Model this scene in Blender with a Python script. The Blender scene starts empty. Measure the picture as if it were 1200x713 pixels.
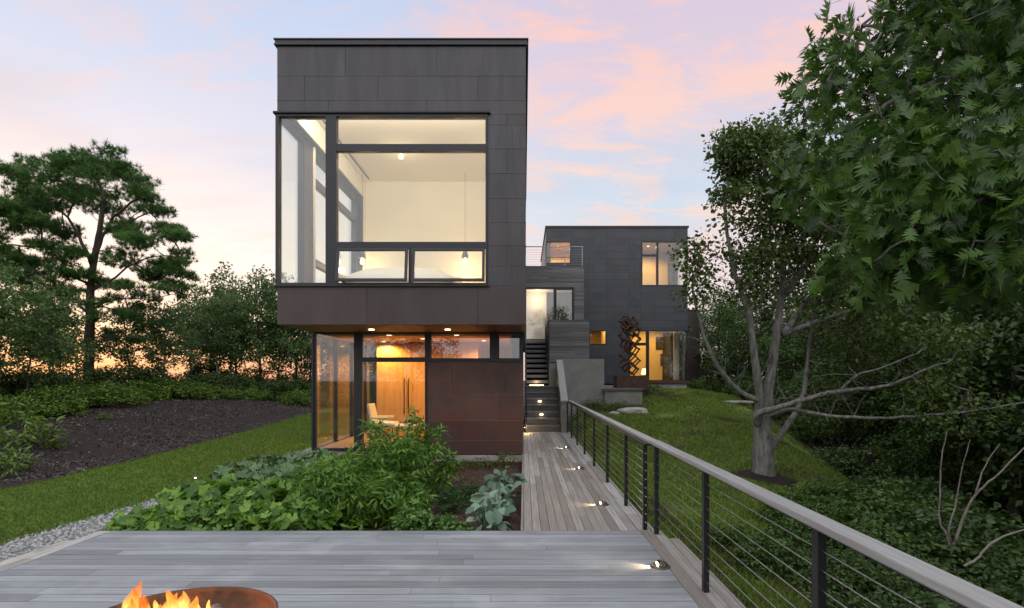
import bpy, bmesh, math, random
import numpy as np
from mathutils import Vector, Matrix, noise as mnoise
random.seed(7); RNG = np.random.default_rng(11)
SC = bpy.context.scene; COL = SC.collection
PI = math.pi
F, VX, VY, CZ = 667.0, 614.0, 444.0, 1.65
def wx(px, D): return (px-VX)*D/F
def wz(py, D): return CZ+(VY-py)*D/F
def P(px, py, D): return Vector((wx(px, D), D, wz(py, D)))
def ss(a, b, x):
    t = np.clip((x-a)/(b-a), 0, 1); return t*t*(3-2*t)
# ------------------------------------------------------------------ materials
def ramp(nt, pos_cols, interp='LINEAR'):
    r = nt.nodes.new('ShaderNodeValToRGB'); cr = r.color_ramp; cr.interpolation = interp
    while len(cr.elements) < len(pos_cols): cr.elements.new(0.5)
    for e, (p, c) in zip(cr.elements, pos_cols):
        e.position = p; e.color = (*c, 1)
    return r
def mixc(nt, blend, fac, a, b):
    m = nt.nodes.new('ShaderNodeMix'); m.data_type = 'RGBA'; m.blend_type = blend
    for sock, v in ((m.inputs[0], fac), (m.inputs[6], a), (m.inputs[7], b)):
        if isinstance(v, bpy.types.NodeSocket): nt.links.new(v, sock)
        elif isinstance(v, (int, float)): sock.default_value = v
        else: sock.default_value = (*v, 1)
    return m.outputs[2]
def mth(nt, op, a, b=0.0, clamp=False):
    m = nt.nodes.new('ShaderNodeMath'); m.operation = op; m.use_clamp = clamp
    for sock, v in ((m.inputs[0], a), (m.inputs[1], b)):
        if isinstance(v, bpy.types.NodeSocket): nt.links.new(v, sock)
        else: sock.default_value = v
    return m.outputs[0]
def coords(nt, stretch=(1, 1, 1), kind='Object'):
    tc = nt.nodes.new('ShaderNodeTexCoord'); mp = nt.nodes.new('ShaderNodeMapping')
    mp.inputs['Scale'].default_value = stretch; nt.links.new(tc.outputs[kind], mp.inputs[0])
    return mp.outputs[0]
def noise(nt, vec, scale, detail=5, rough=.6):
    n = nt.nodes.new('ShaderNodeTexNoise'); n.inputs['Scale'].default_value = scale
    n.inputs['Detail'].default_value = detail; n.inputs['Roughness'].default_value = rough
    nt.links.new(vec, n.inputs['Vector']); return n.outputs['Fac']
def M(name, col, rough=.6, metal=0.0, col2=None, scale=3.0, stretch=(1, 1, 1), lo=.35, hi=.65, rnd=0.0, rcol=None,
      bump=0.0, bscale=30.0, bstretch=None, emit=None, es=1.0, transl=0.0, spec=.5, col3=None, scale3=.5, lo3=.5, hi3=.7, rvar=0.0):
    m = bpy.data.materials.new(name); m.use_nodes = True; nt = m.node_tree
    b = nt.nodes['Principled BSDF']; out = nt.nodes['Material Output']
    b.inputs['Roughness'].default_value = rough; b.inputs['Metallic'].default_value = metal
    b.inputs['Specular IOR Level'].default_value = spec
    c = col; at = None
    if rnd or rcol:
        at = nt.nodes.new('ShaderNodeAttribute'); at.attribute_name = 'rnd'
    if rcol: c = mixc(nt, 'MIX', at.outputs['Fac'], col, rcol)
    if col2:
        v = coords(nt, stretch); n = noise(nt, v, scale)
        mr = nt.nodes.new('ShaderNodeMapRange'); mr.inputs[1].default_value = lo; mr.inputs[2].default_value = hi
        nt.links.new(n, mr.inputs[0]); c = mixc(nt, 'MIX', mr.outputs[0], c, col2)
        if rvar:
            nt.links.new(mth(nt, 'ADD', mth(nt, 'MULTIPLY', mr.outputs[0], rvar), rough-rvar/2), b.inputs['Roughness'])
    if col3:
        v = coords(nt); n = noise(nt, v, scale3)
        mr = nt.nodes.new('ShaderNodeMapRange'); mr.inputs[1].default_value = lo3; mr.inputs[2].default_value = hi3
        nt.links.new(n, mr.inputs[0]); c = mixc(nt, 'MIX', mr.outputs[0], c, col3)
    if rnd:
        f = mth(nt, 'ADD', mth(nt, 'MULTIPLY', at.outputs['Fac'], 2*rnd), 1-rnd)
        cb = nt.nodes.new('ShaderNodeCombineColor')
        for i in range(3): nt.links.new(f, cb.inputs[i])
        c = mixc(nt, 'MULTIPLY', 1.0, c, cb.outputs[0])
    if isinstance(c, bpy.types.NodeSocket): nt.links.new(c, b.inputs['Base Color'])
    else: b.inputs['Base Color'].default_value = (*c, 1)
    if bump:
        v = coords(nt, bstretch or stretch); n = noise(nt, v, bscale)
        bp = nt.nodes.new('ShaderNodeBump'); bp.inputs['Strength'].default_value = bump; bp.inputs['Distance'].default_value = .02
        nt.links.new(n, bp.inputs['Height']); nt.links.new(bp.outputs[0], b.inputs['Normal'])
    if emit:
        b.inputs['Emission Color'].default_value = (*emit, 1); b.inputs['Emission Strength'].default_value = es
    if transl:
        t = nt.nodes.new('ShaderNodeBsdfTranslucent'); mx = nt.nodes.new('ShaderNodeMixShader'); mx.inputs[0].default_value = transl
        if isinstance(c, bpy.types.NodeSocket): nt.links.new(c, t.inputs[0])
        else: t.inputs[0].default_value = (*c, 1)
        nt.links.new(b.outputs[0], mx.inputs[1]); nt.links.new(t.outputs[0], mx.inputs[2]); nt.links.new(mx.outputs[0], out.inputs[0])
    return m
def glass_mat(name, tint=(1, 1, 1), base=.065):
    m = bpy.data.materials.new(name); m.use_nodes = True; nt = m.node_tree; nt.nodes.clear()
    out = nt.nodes.new('ShaderNodeOutputMaterial'); t = nt.nodes.new('ShaderNodeBsdfTransparent'); t.inputs[0].default_value = (*tint, 1)
    g = nt.nodes.new('ShaderNodeBsdfGlossy'); g.inputs['Roughness'].default_value = 0.0; g.inputs[0].default_value = (.95, .97, 1, 1)
    lw = nt.nodes.new('ShaderNodeLayerWeight'); lw.inputs[0].default_value = .5
    f = mth(nt, 'ADD', mth(nt, 'MULTIPLY', mth(nt, 'POWER', lw.outputs['Facing'], 4.0), .8), base)
    mx = nt.nodes.new('ShaderNodeMixShader'); nt.links.new(f, mx.inputs[0]); nt.links.new(t.outputs[0], mx.inputs[1]); nt.links.new(g.outputs[0], mx.inputs[2])
    nt.links.new(mx.outputs[0], out.inputs[0]); return m
ZINC = M('zinc_cladding', (.036, .035, .042), .42, .22, (.086, .082, .090), 2.0, (2.4, 2.4, .4), .42, .85, rnd=.10, bump=.25, bscale=1.7, bstretch=(1, 1, 1), rvar=.2, col3=(.052, .040, .042), scale3=.6, lo3=.45, hi3=.8)
COPPER = M('aged_copper_cladding', (.046, .031, .029), .42, .25, (.072, .056, .058), 1.5, (1, 1, .35), .35, .75, rnd=.10, bump=.25, bscale=2.0, bstretch=(1, 1, 1), rvar=.2)
RUST = M('red_brown_copper_cladding', (.108, .044, .033), .42, .15, (.066, .036, .032), 1.6, (1, 1, .8), .4, .65, rnd=.2, bump=.25, bscale=2.2, rvar=.25, col3=(.075, .055, .058), scale3=1.3, lo3=.55, hi3=.75)
ZINCB = M('dark_zinc_cladding', (.040, .045, .056), .5, .15, (.052, .054, .064), 2.0, (1, 1, .5), rnd=.13, bump=.15, bscale=3.0, bstretch=(1, 1, 1))
CAPM = M('black_metal_coping', (.035, .036, .042), .4, .4)
SUB = M('black_membrane', (.012, .012, .014), .7)
FRAME = M('dark_bronze_window_metal', (.022, .024, .030), .38, .3)
BLACK = M('black_painted_steel', (.010, .010, .011), .35, .2, bump=.05, bscale=60)
STEEL = M('stainless_steel', (.55, .55, .56), .3, 1.0)
PLASTER = M('cream_plaster', (.78, .74, .64), .8, bump=.03, bscale=40, col2=(.74, .70, .61), scale=1.2)
CEIL = M('white_ceiling_paint', (.82, .76, .63), .85)
OAKF = M('oak_floor', (.42, .25, .12), .4, col2=(.30, .17, .08), scale=2.5, stretch=(1, 12, 1), bump=.05)
WOODP = M('honey_wood_panel', (.62, .33, .10), .42, col2=(.50, .25, .07), scale=2.0, stretch=(14, 14, .6), bump=.05, rnd=.08)
SOFF = M('brown_copper_soffit', (.13, .062, .04), .5, col2=(.09, .045, .03), scale=3, stretch=(6, 1, 1))
CONC = M('board_formed_concrete', (.27, .265, .25), .85, col2=(.20, .20, .185), scale=1.8, stretch=(1, 1, 1), rnd=.05, bump=.3, bscale=14, bstretch=(1, 1, 6))
CONCL = M('pale_foundation_concrete', (.42, .40, .36), .9, col2=(.25, .235, .22), scale=3.5, bump=.3, bscale=20)
DECKX = M('weathered_grey_decking', (.25, .275, .30), .6, col2=(.165, .170, .175), scale=1.6, stretch=(.7, 30, 1), lo=.36, hi=.64, rnd=.24, bump=.35, bscale=5, bstretch=(1, 60, 1), col3=(.30, .315, .33), scale3=1.1)
DECKY = M('weathered_tan_decking', (.26, .228, .195), .6, rcol=(.32, .33, .325), col2=(.19, .165, .145), scale=1.6, stretch=(26, .9, 1), lo=.42, hi=.68, rnd=.28, bump=.35, bscale=5, bstretch=(60, 1, 1))
RAILW = M('weathered_grey_handrail_wood', (.33, .33, .325), .6, col2=(.23, .225, .22), scale=1.6, stretch=(26, .8, 26), rnd=.1, bump=.3, bscale=5, bstretch=(60, 1, 60))
SIDING = M('weathered_grey_wood_siding', (.165, .165, .17), .7, col2=(.095, .092, .092), scale=1.6, stretch=(.7, .7, 24), rnd=.3, bump=.35, bscale=4, bstretch=(1, 1, 50))
TREAD = M('dark_stair_tread', (.21, .21, .22), .5, col2=(.14, .14, .145), scale=2, stretch=(1, 14, 1), rnd=.1)
RISER = M('grey_stair_riser', (.14, .13, .13), .6, col2=(.09, .085, .085), scale=2, stretch=(1, 1, 14))
GLASS = glass_mat('window_glass', (.96, .98, .97))
GLASSR = glass_mat('reflective_window_glass', (.93, .95, .94), .10)
LAWN = M('mown_lawn_grass', (.085, .150, .018), .85, col2=(.060, .115, .015), scale=1.2, stretch=(1.0, 1.0, 1), bump=.7, bscale=90, col3=(.105, .165, .025), scale3=.9, spec=.2)
MEADOW = M('rough_slope_grass', (.095, .160, .022), .9, col2=(.055, .070, .020), scale=1.3, bump=.8, bscale=30, col3=(.10, .085, .045), scale3=.9, lo3=.52, hi3=.75, spec=.2)
FOREST = M('forest_floor', (.022, .030, .012), .95, col2=(.032, .028, .014), scale=2, bump=.8, bscale=14, spec=.2)
MULCH = M('dark_bark_mulch', (.010, .008, .008), .95, col2=(.035, .025, .022), scale=9, bump=1.0, bscale=35, spec=.2)
SOIL = M('garden_soil', (.040, .024, .017), .95, col2=(.085, .052, .038), scale=3.5, bump=.9, bscale=22, spec=.2)
GRAVB = M('gravel_bed', (.20, .20, .20), .9, col2=(.07, .07, .07), scale=22, bump=.8, bscale=30)
STONE = M('river_pebble', (.50, .49, .47), .75, rcol=(.16, .17, .18), rnd=.35)
CHIP = M('bark_chip', (.010, .008, .007), .9, rcol=(.10, .078, .066), rnd=.5)
BLADE = M('grass_blade', (.098, .175, .024), .75, rcol=(.14, .215, .036), col2=(.12, .16, .035), scale=1.1, lo=.5, hi=.7, rnd=.3, transl=.25, spec=.25)
BLADER = M('rough_grass_blade', (.135, .230, .028), .75, rcol=(.195, .265, .055), col2=(.105, .100, .045), scale=.6, lo=.5, hi=.66, rnd=.35, transl=.25, spec=.25)
BARK = M('grey_oak_bark', (.215, .205, .195), .9, col2=(.07, .065, .06), scale=14, stretch=(1, 1, .25), bump=1.0, bscale=30, bstretch=(1, 1, .2), col3=(.13, .14, .115), scale3=3)
BARKP = M('brown_pine_bark', (.075, .052, .042), .9, col2=(.035, .026, .022), scale=8, stretch=(1, 1, .3), bump=.9, bscale=20, bstretch=(1, 1, .3))
BARKD = M('dark_twig_bark', (.05, .042, .036), .9, col2=(.03, .026, .022), scale=8)
BARKL = M('pale_dead_wood', (.24, .215, .19), .9, col2=(.13, .115, .10), scale=9, bump=.6, bscale=22)
def leafm(name, a, b, tr=.3, rnd=.35, rough=.5, spec=.4):
    return M(name, a, rough, rcol=b, rnd=rnd, transl=tr, spec=spec)
L_OAK = leafm('oak_leaf', (.034, .085, .012), (.070, .140, .022), .42, .35, .42)
L_OAK2 = leafm('far_oak_leaf', (.048, .088, .014), (.085, .130, .024), .38)
L_WOOD = leafm('woodland_leaf', (.030, .066, .012), (.058, .105, .018), .3)
L_WOOD2 = leafm('light_woodland_leaf', (.038, .088, .014), (.066, .125, .020), .32)
L_PINE = leafm('pine_needle', (.040, .115, .022), (.085, .175, .035), .4, .3, .6)
L_LEFT = leafm('coastal_tree_leaf', (.055, .115, .028), (.105, .170, .045), .42)
L_SHRUB = leafm('shrub_leaf', (.055, .120, .010), (.115, .190, .018), .3)
L_TOM = leafm('lance_garden_leaf', (.060, .160, .018), (.145, .265, .038), .4)
L_SQ = leafm('squash_leaf', (.050, .150, .014), (.145, .260, .030), .38)
L_SQP = leafm('pale_squash_leaf', (.075, .150, .050), (.120, .200, .085), .25)
L_HOS = leafm('blue_green_leaf', (.095, .175, .115), (.180, .265, .190), .2, .3, .6)
L_BAS = leafm('basil_leaf', (.060, .150, .022), (.110, .210, .045), .3)
L_CAR = leafm('feathery_dark_leaf', (.025, .070, .014), (.045, .100, .020), .25)
L_YEL = leafm('yellowing_leaf', (.110, .125, .020), (.075, .115, .025), .3)
L_DRY = leafm('dry_leaf', (.22, .10, .05), (.30, .17, .10), .2)
# ------------------------------------------------------------------ mesh building
ORG = {}
class MB:
    def __init__(s): s.v = []; s.f = []; s.r = []
    def add(s, vs, fs, r=None):
        n = len(s.v); r = random.random() if r is None else r
        s.v += [tuple(v) for v in vs]; s.f += [tuple(i+n for i in f) for f in fs]; s.r += [r]*len(fs)
        return s
    def box(s, x0, x1, y0, y1, z0, z1, r=None):
        if x0 > x1: x0, x1 = x1, x0
        if y0 > y1: y0, y1 = y1, y0
        if z0 > z1: z0, z1 = z1, z0
        vs = [(x0, y0, z0), (x1, y0, z0), (x1, y1, z0), (x0, y1, z0), (x0, y0, z1), (x1, y0, z1), (x1, y1, z1), (x0, y1, z1)]
        return s.add(vs, [(0, 3, 2, 1), (4, 5, 6, 7), (0, 1, 5, 4), (1, 2, 6, 5), (2, 3, 7, 6), (3, 0, 4, 7)], r)
    def obox(s, c, size, rot=None, r=None):
        m = MB().box(-size[0]/2, size[0]/2, -size[1]/2, size[1]/2, -size[2]/2, size[2]/2)
        R = rot if rot is not None else Matrix.Identity(3)
        return s.add([R @ Vector(v)+Vector(c) for v in m.v], m.f, r)
    def tube(s, pts, rad, n=8, cap=True, r=None):
        pts = [Vector(p) for p in pts]; L = len(pts)
        if not hasattr(rad, '__len__'): rad = [rad]*L
        vs = []; prev = None
        for i, p in enumerate(pts):
            t = (pts[min(i+1, L-1)]-pts[max(i-1, 0)]).normalized()
            if prev is None: a = t.orthogonal().normalized()
            else:
                a = prev-t*prev.dot(t)
                a = a.normalized() if a.length > 1e-6 else t.orthogonal().normalized()
            prev = a; b = t.cross(a)
            for k in range(n):
                an = 2*PI*k/n; vs.append(p+(a*math.cos(an)+b*math.sin(an))*rad[i])
        fs = [(i*n+k, i*n+(k+1) % n, (i+1)*n+(k+1) % n, (i+1)*n+k) for i in range(L-1) for k in range(n)]
        if cap: fs += [tuple(range(n))[::-1], tuple((L-1)*n+k for k in range(n))]
        return s.add(vs, fs, r)
    def lathe(s, prof, c=(0, 0, 0), n=32, a0=0, a1=2*PI, r=None):
        full = abs(a1-a0-2*PI) < 1e-6; m = n if full else n+1; vs = []
        for (rr, z) in prof:
            for k in range(m):
                a = a0+(a1-a0)*k/n; vs.append((c[0]+rr*math.cos(a), c[1]+rr*math.sin(a), c[2]+z))
        fs = []
        for i in range(len(prof)-1):
            for k in range(n):
                k2 = (k+1) % m if full else k+1
                fs.append((i*m+k, i*m+k2, (i+1)*m+k2, (i+1)*m+k))
        return s.add(vs, fs, r)
    def quad(s, a, b, c, d, r=None): return s.add([a, b, c, d], [(0, 1, 2, 3)], r)
    def prism(s, poly, axis, a, b, r=None):
        # poly: 2D points in the two other axes, extruded along axis from a to b
        def pt(q, t):
            return (t, q[0], q[1]) if axis == 'x' else ((q[0], t, q[1]) if axis == 'y' else (q[0], q[1], t))
        n = len(poly); vs = [pt(q, a) for q in poly]+[pt(q, b) for q in poly]
        fs = [tuple(range(n)), tuple(range(2*n-1, n-1, -1))]+[(i, i+n, (i+1) % n+n, (i+1) % n) for i in range(n)]
        return s.add(vs, fs, r)
    def build(s, name, mat, parent=None, smooth=False, bevel=0, fixn=False, **props):
        o = mesh_obj(name, np.array(s.v, dtype=float), s.f, s.r, mat, parent, smooth)
        if fixn:
            bm = bmesh.new(); bm.from_mesh(o.data); bmesh.ops.recalc_face_normals(bm, faces=bm.faces); bm.to_mesh(o.data); bm.free()
        if bevel:
            md = o.modifiers.new('bevel', 'BEVEL'); md.width = bevel; md.segments = 2; md.limit_method = 'ANGLE'
        return tag(o, **props)
def tag(o, label=None, cat=None, group=None, kind=None):
    if label: o['label'] = label
    if cat: o['category'] = cat
    if group: o['group'] = group
    if kind: o['kind'] = kind
    return o
def mesh_obj(name, V, faces, rnd, mat, parent, smooth=False):
    org = ORG.get(parent.name, Vector((0, 0, 0))) if parent else Vector((0, 0, 0))
    me = bpy.data.meshes.new(name)
    me.from_pydata([tuple(v) for v in (V-np.array(org))], [], faces)
    a = me.attributes.new('rnd', 'FLOAT', 'FACE'); a.data.foreach_set('value', np.array(rnd, dtype=np.float32))
    me.materials.append(mat)
    if smooth: me.polygons.foreach_set('use_smooth', [True]*len(me.polygons))
    me.update(); o = bpy.data.objects.new(name, me); COL.objects.link(o)
    if parent: o.parent = parent; ORG[o.name] = org
    return o
def thing(name, loc, label, cat, group=None):
    o = bpy.data.objects.new(name, None); o.empty_display_size = .1; COL.objects.link(o); o.location = loc
    ORG[o.name] = Vector(loc); return tag(o, label, cat, group)
def copy_thing(o, loc, rz=0, sc=1.0, label=None, group=None):
    c = o.copy(); COL.objects.link(c); c.location = loc; c.rotation_euler = (0, 0, rz)
    c.scale = (sc, sc, sc) if not hasattr(sc, '__len__') else sc
    if label: c['label'] = label
    if group: c['group'] = group
    for ch in list(o.children):
        d = ch.copy(); COL.objects.link(d); d.parent = c
        for g in list(ch.children):
            e = g.copy(); COL.objects.link(e); e.parent = d
    return c
# fast soup of copies of a template (leaves, blades, stones)
def soup(name, tv, tf, R, T, S, mat, parent=None, rnd=None):
    """tv (k,3), tf list of faces, R (n,3,3) columns = local axes, T (n,3), S (n,) or (n,3)"""
    tv = np.asarray(tv, float); n = len(T); k = len(tv); S = np.asarray(S, float)
    if S.ndim == 1: S = np.repeat(S[:, None], 3, 1)
    loc = tv[None]*S[:, None, :]
    V = np.einsum('nij,nkj->nki', R, loc)+np.asarray(T)[:, None, :]
    org = ORG.get(parent.name, Vector((0, 0, 0))) if parent else Vector((0, 0, 0))
    V = V.reshape(-1, 3)-np.array(org)
    lens = np.array([len(f) for f in tf]); flat = np.concatenate([np.array(f) for f in tf])
    loops = (flat[None]+(np.arange(n)*k)[:, None]).ravel().astype(np.int32)
    starts = np.concatenate([[0], np.cumsum(lens)[:-1]]); tot = int(lens.sum())
    st = (starts[None]+(np.arange(n)*tot)[:, None]).ravel().astype(np.int32)
    me = bpy.data.meshes.new(name); me.vertices.add(n*k); me.vertices.foreach_set('co', V.ravel().astype(np.float32))
    me.loops.add(len(loops)); me.loops.foreach_set('vertex_index', loops)
    me.polygons.add(len(st)); me.polygons.foreach_set('loop_start', st)
    me.polygons.foreach_set('loop_total', np.tile(lens, n).astype(np.int32))
    me.update(calc_edges=True)
    r = RNG.random(n) if rnd is None else np.asarray(rnd)
    a = me.attributes.new('rnd', 'FLOAT', 'FACE'); a.data.foreach_set('value', np.repeat(r, len(tf)).astype(np.float32))
    me.materials.append(mat); me.update()
    o = bpy.data.objects.new(name, me); COL.objects.link(o)
    if parent: o.parent = parent; ORG[o.name] = org
    return o
def norm(a): return a/np.maximum(np.linalg.norm(a, axis=-1, keepdims=True), 1e-9)
def frames(N, A):
    """frames with local z = N, local x as close as possible to A"""
    N = norm(N); A = norm(A-N*np.sum(A*N, 1, keepdims=True)); B = np.cross(N, A)
    return np.stack([A, B, N], axis=2)
# leaf templates, x along the leaf from its stalk, length 1
LEAF_S = ([(0, 0, 0), (.45, .28, .04), (1, 0, -.03), (.45, -.28, .04)], [(0, 1, 2, 3)])
LEAF_M = ([(0, 0, 0), (.3, .26, .05), (.7, .24, .04), (1, 0, -.05), (.7, -.24, .04), (.3, -.26, .05), (.5, 0, -.03)],
          [(0, 6, 1), (1, 6, 2), (2, 6, 3), (3, 6, 4), (4, 6, 5), (5, 6, 0)])
LEAF_L = ([(0, 0, 0), (.35, .13, .04), (1, 0, -.12), (.35, -.13, .04), (.5, 0, -.03)], [(0, 4, 1), (1, 4, 2), (2, 4, 3), (3, 4, 0)])
def oak_leaf():
    v = [(0, 0, 0), (1.08, 0, -.14)]; f = []
    ax = [0.10, .24, .32, .50, .60, .76, .84]; wd = [.018, .06, .032, .07, .034, .06, .03]; zz = [0, .01, 0, 0, -.03, -.07, -.10]
    L = []; R = []
    for x, w_, z in zip(ax, wd, zz): L.append(len(v)); v.append((x, w_, z)); R.append(len(v)); v.append((x, -w_, z))
    f.append((0, R[0], L[0]))
    for i in range(6): f.append((L[i], R[i], R[i+1], L[i+1]))
    f.append((L[6], R[6], 1))
    for a, b, tips in ((0, 2, ((.36, .27, .08),)), (2, 4, ((.74, .42, .07), (.52, .36, .10))), (4, 6, ((1.04, .30, -.05), (.86, .36, .0)))):
        for tp in tips:
            i = len(v); v.append(tp); v.append((tp[0], -tp[1], tp[2]))
            f.append((L[a], L[b], i) if tp is tips[0] else (L[a], L[a+1], i)); f.append((R[b], R[a], i+1) if tp is tips[0] else (R[a+1], R[a], i+1))
    return v, f
LEAF_O = oak_leaf()
def squash_leaf():
    v = [(0, 0, 0)]; n = 14
    for k in range(n+1):
        a = -PI*.92+2*PI*.92*k/n; rr = .5*(1+.16*math.cos(a*5)); v.append((.05+rr*math.cos(a), rr*math.sin(a), .10*math.cos(a*5)*.6+.12-.05*(k % 2)))
    return v, [(0, k, k+1) for k in range(1, n+1)]
LEAF_Q = squash_leaf()
def broad_leaf():
    v = [(0, 0, 0)]; 
    out = [(.12, .14), (.3, .30), (.55, .36), (.8, .26), (1.0, 0)]
    up = [.05, .10, .12, .06, -.08]
    for (x, y), z in zip(out, up): v.append((x, y, z))
    for (x, y), z in list(zip(out, up))[-2::-1]: v.append((x, -y, z))
    mid = [(.3, 0, 0), (.6, 0, .0)]
    i0 = len(v); v += mid
    return v, [(0, i0, 1), (1, i0, 2), (2, i0, i0+1), (2, i0+1, 3), (3, i0+1, 4), (4, i0+1, 5), (5, i0+1, 6), (6, i0+1, 7), (7, i0+1, 8), (8, i0+1, i0), (8, i0, 9), (9, i0, 0)]
LEAF_B = broad_leaf()
def leaves(name, C, size, tmpl, mat, parent, up=.6, out=.4, centre=None, droop=.3, jitter=.3):
    n = len(C); rn = RNG.normal(size=(n, 3)); o = norm(C-centre) if centre is not None else rn*0
    N = norm(rn*.6+np.array([0, 0, up])+o*out); A = RNG.normal(size=(n, 3))+o*1.2; A[:, 2] -= droop
    S = size*(1+jitter*(RNG.random(n)*2-1))
    return soup(name, tmpl[0], tmpl[1], frames(N, A), C, S, mat, parent)
def in_ball(n, c, r):
    d = norm(RNG.normal(size=(n, 3)))*(RNG.random((n, 1))**(1/2.2)); return np.asarray(c)+d*np.asarray(r)
# trees
def smooth_path(pts, sub=4):
    pts = [Vector(p) for p in pts]; out = []
    for i in range(len(pts)-1):
        p0 = pts[max(i-1, 0)]; p1 = pts[i]; p2 = pts[i+1]; p3 = pts[min(i+2, len(pts)-1)]
        for k in range(sub):
            t = k/sub
            out.append(.5*((2*p1)+(p2-p0)*t+(2*p0-5*p1+4*p2-p3)*t*t+(3*p1-p0-3*p2+p3)*t**3))
    return out+[pts[-1]]
class Tree:
    def __init__(s): s.mb = MB(); s.nodes = []; s.rad = []; s.kids = []; s.par = []
    def limb(s, pts, r0, r1, wob=.03, n=9):
        p = smooth_path(pts); L = len(p); rs = [(r0+(r1-r0)*(i/(L-1))**.8)*random.uniform(.93, 1.09) for i in range(L)]
        for i in range(1, L-1): p[i] = p[i]+Vector([random.uniform(-wob, wob) for _ in range(3)])
        s.mb.tube(p, rs, n)
        for q, r in zip(p, rs): s.nodes.append(np.array(q)); s.rad.append(r)
        return p
    def sprout(s, n, lo=.25, hi=.8, r=.009, minr=.02, zmin=-9):
        c = [i for i, q in enumerate(s.rad) if q > minr and s.nodes[i][2] > zmin]
        for _ in range(n):
            i = random.choice(c); p = Vector(s.nodes[i]); d = Vector(norm(RNG.normal(size=3))); d.z = abs(d.z)*.8+.1; L = random.uniform(lo, hi)
            q = p+d*L*.5+Vector(RNG.normal(size=3))*.04; e = q+(d+Vector(RNG.normal(size=3))*.5)*L*.5
            s.mb.tube([p, q, e], [r, r*.7, r*.3], 5, False)
            if random.random() < .6: s.mb.tube([q, q+(d+Vector(RNG.normal(size=3))*.7)*L*.35], [r*.6, r*.25], 4, False)
    def twigs(s, clumps, rt=.012, bend=.18, rise=-.05, rmax=.05):
        """join every clump centre to the nearest point already grown"""
        base = len(s.nodes); N = list(s.nodes); par = [-1]*base; load = [0]*base
        cl = sorted([np.array(c) for c in clumps], key=lambda c: min(np.linalg.norm(c-q) for q in s.nodes))
        for c in cl:
            A = np.array(N); j = int(np.argmin(np.linalg.norm(A-c, axis=1)+.15*np.maximum(A[:, 2]-c[2], 0)))
            d = np.linalg.norm(A[j]-c)
            if d < .05: continue
            st = max(2, int(d/.35)+1); prev = j
            for k in range(1, st+1):
                t = k/st; q = A[j]*(1-t)+c*t+RNG.normal(size=3)*bend*.25*d*math.sin(PI*t)*.6; q[2] += rise*d*math.sin(PI*t)
                N.append(q); par.append(prev); load.append(0); prev = len(N)-1
            k = prev
            while k >= base: load[k] += 1; k = par[k]
        for i in range(base, len(N)):
            j = par[i]; ra = min(rt*load[i]**.42, rmax); rb = min(rt*(load[j] if j >= base else load[i]+1)**.42, rmax*1.1)
            s.mb.tube([N[j], N[i]], [rb, ra], 5, False)
        return s
# ------------------------------------------------------------------ terrain height
def H(x, y):
    x = np.asarray(x, float); y = np.asarray(y, float)
    left = -.25+.33*ss(8, 26, y)+.55*ss(0, 4.5, -x-9.0-.03*y)+.55*ss(4, 11, -x-9)-5*ss(22, 60, -x)
    ry = np.interp(y, [-20, 3, 6, 12, 18, 24, 34, 60], [-1.5, -.9, -.62, -.36, .48, 1.2, 1.0, -2.0])
    xs = np.interp(y, [0, 6, 12, 18, 24, 32], [2.2, 3.0, 4.8, 5.6, 7.0, 8.5])
    d = np.maximum(x-xs, 0); right = ry-.16*np.minimum(d, 2.2)-.50*np.clip(d-2.0, 0, 7)
    t = ss(1.3, 2.3, x)
    z = left*(1-t)+right*t
    z = z-6*ss(38, 120, np.hypot(x, np.maximum(y, 0)*1.0+np.maximum(-y, 0)))
    return z
def Hn(x, y):
    z = H(x, y); n = np.array([mnoise.noise(Vector((a*.5, b*.5, 0)))*.05+mnoise.noise(Vector((a*1.9, b*1.9, 3)))*.015 for a, b in zip(np.ravel(x), np.ravel(y))]).reshape(np.shape(x))
    m = 1-ss(-9.4, -8.6, np.asarray(x))*(1-ss(1.3, 2.5, np.asarray(x)))
    return z+n*m
def hz(x, y): return float(H(x, y))
# ================================================================== THE SETTING
def sheet(name, us, vs, fx, off, mat, kind='structure', skirt=0):
    """fx(u, v) -> x, y arrays ; a draped sheet"""
    U, V = np.meshgrid(us, vs); X, Y = fx(U, V); Z = Hn(X, Y)+off
    nv, nu = U.shape; pts = np.stack([X.ravel(), Y.ravel(), Z.ravel()], 1)
    fs = [(j*nu+i, j*nu+i+1, (j+1)*nu+i+1, (j+1)*nu+i) for j in range(nv-1) for i in range(nu-1)]
    o = mesh_obj(name, pts, fs, [.5]*len(fs), mat, None, True); return tag(o, kind=kind)
def axis(a, b, step, far, n):
    core = np.arange(a, b+step/2, step); g = np.geomspace(1, far, n)
    return np.concatenate([(a-g)[::-1], core, b+g])
sheet('ground', axis(-26, 22, .4, 2500, 16), axis(-6, 44, .4, 2500, 16), lambda u, v: (u, v), 0.0, FOREST)
def edge_l(y): return .05*np.sin(3.1*np.asarray(y))+.035*np.sin(7.7*np.asarray(y)+1)+np.interp(y, [-8, 4, 9.6, 14, 19, 24, 30, 36], [-8.6, -8.8, -8.8, -8.75, -8.9, -9.4, -10.4, -12.0])
def gr_l(y): return np.interp(y, [-8, 6.5, 9, 14, 18, 19], [-6.1, -6.0, -5.75, -5.55, -5.4, -4.7])
def strip(name, y0, y1, xl, xr, nx, dy, off, mat):
    return sheet(name, np.linspace(0, 1, nx), np.arange(y0, y1+dy, dy), lambda u, v: (xl(v)*(1-u)+xr(v)*u, v), off, mat)
strip('lawn', -6, 36, edge_l, lambda y: np.where(y < 19, gr_l(y)+.02, np.interp(y, [19, 21, 36], [-4.7, -4.0, -3.5])), 30, .25, .012, LAWN)
strip('gravel_path', -6, 19, gr_l, lambda y: np.full(np.shape(y), -4.60), 16, .2, .008, GRAVB)
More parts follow.
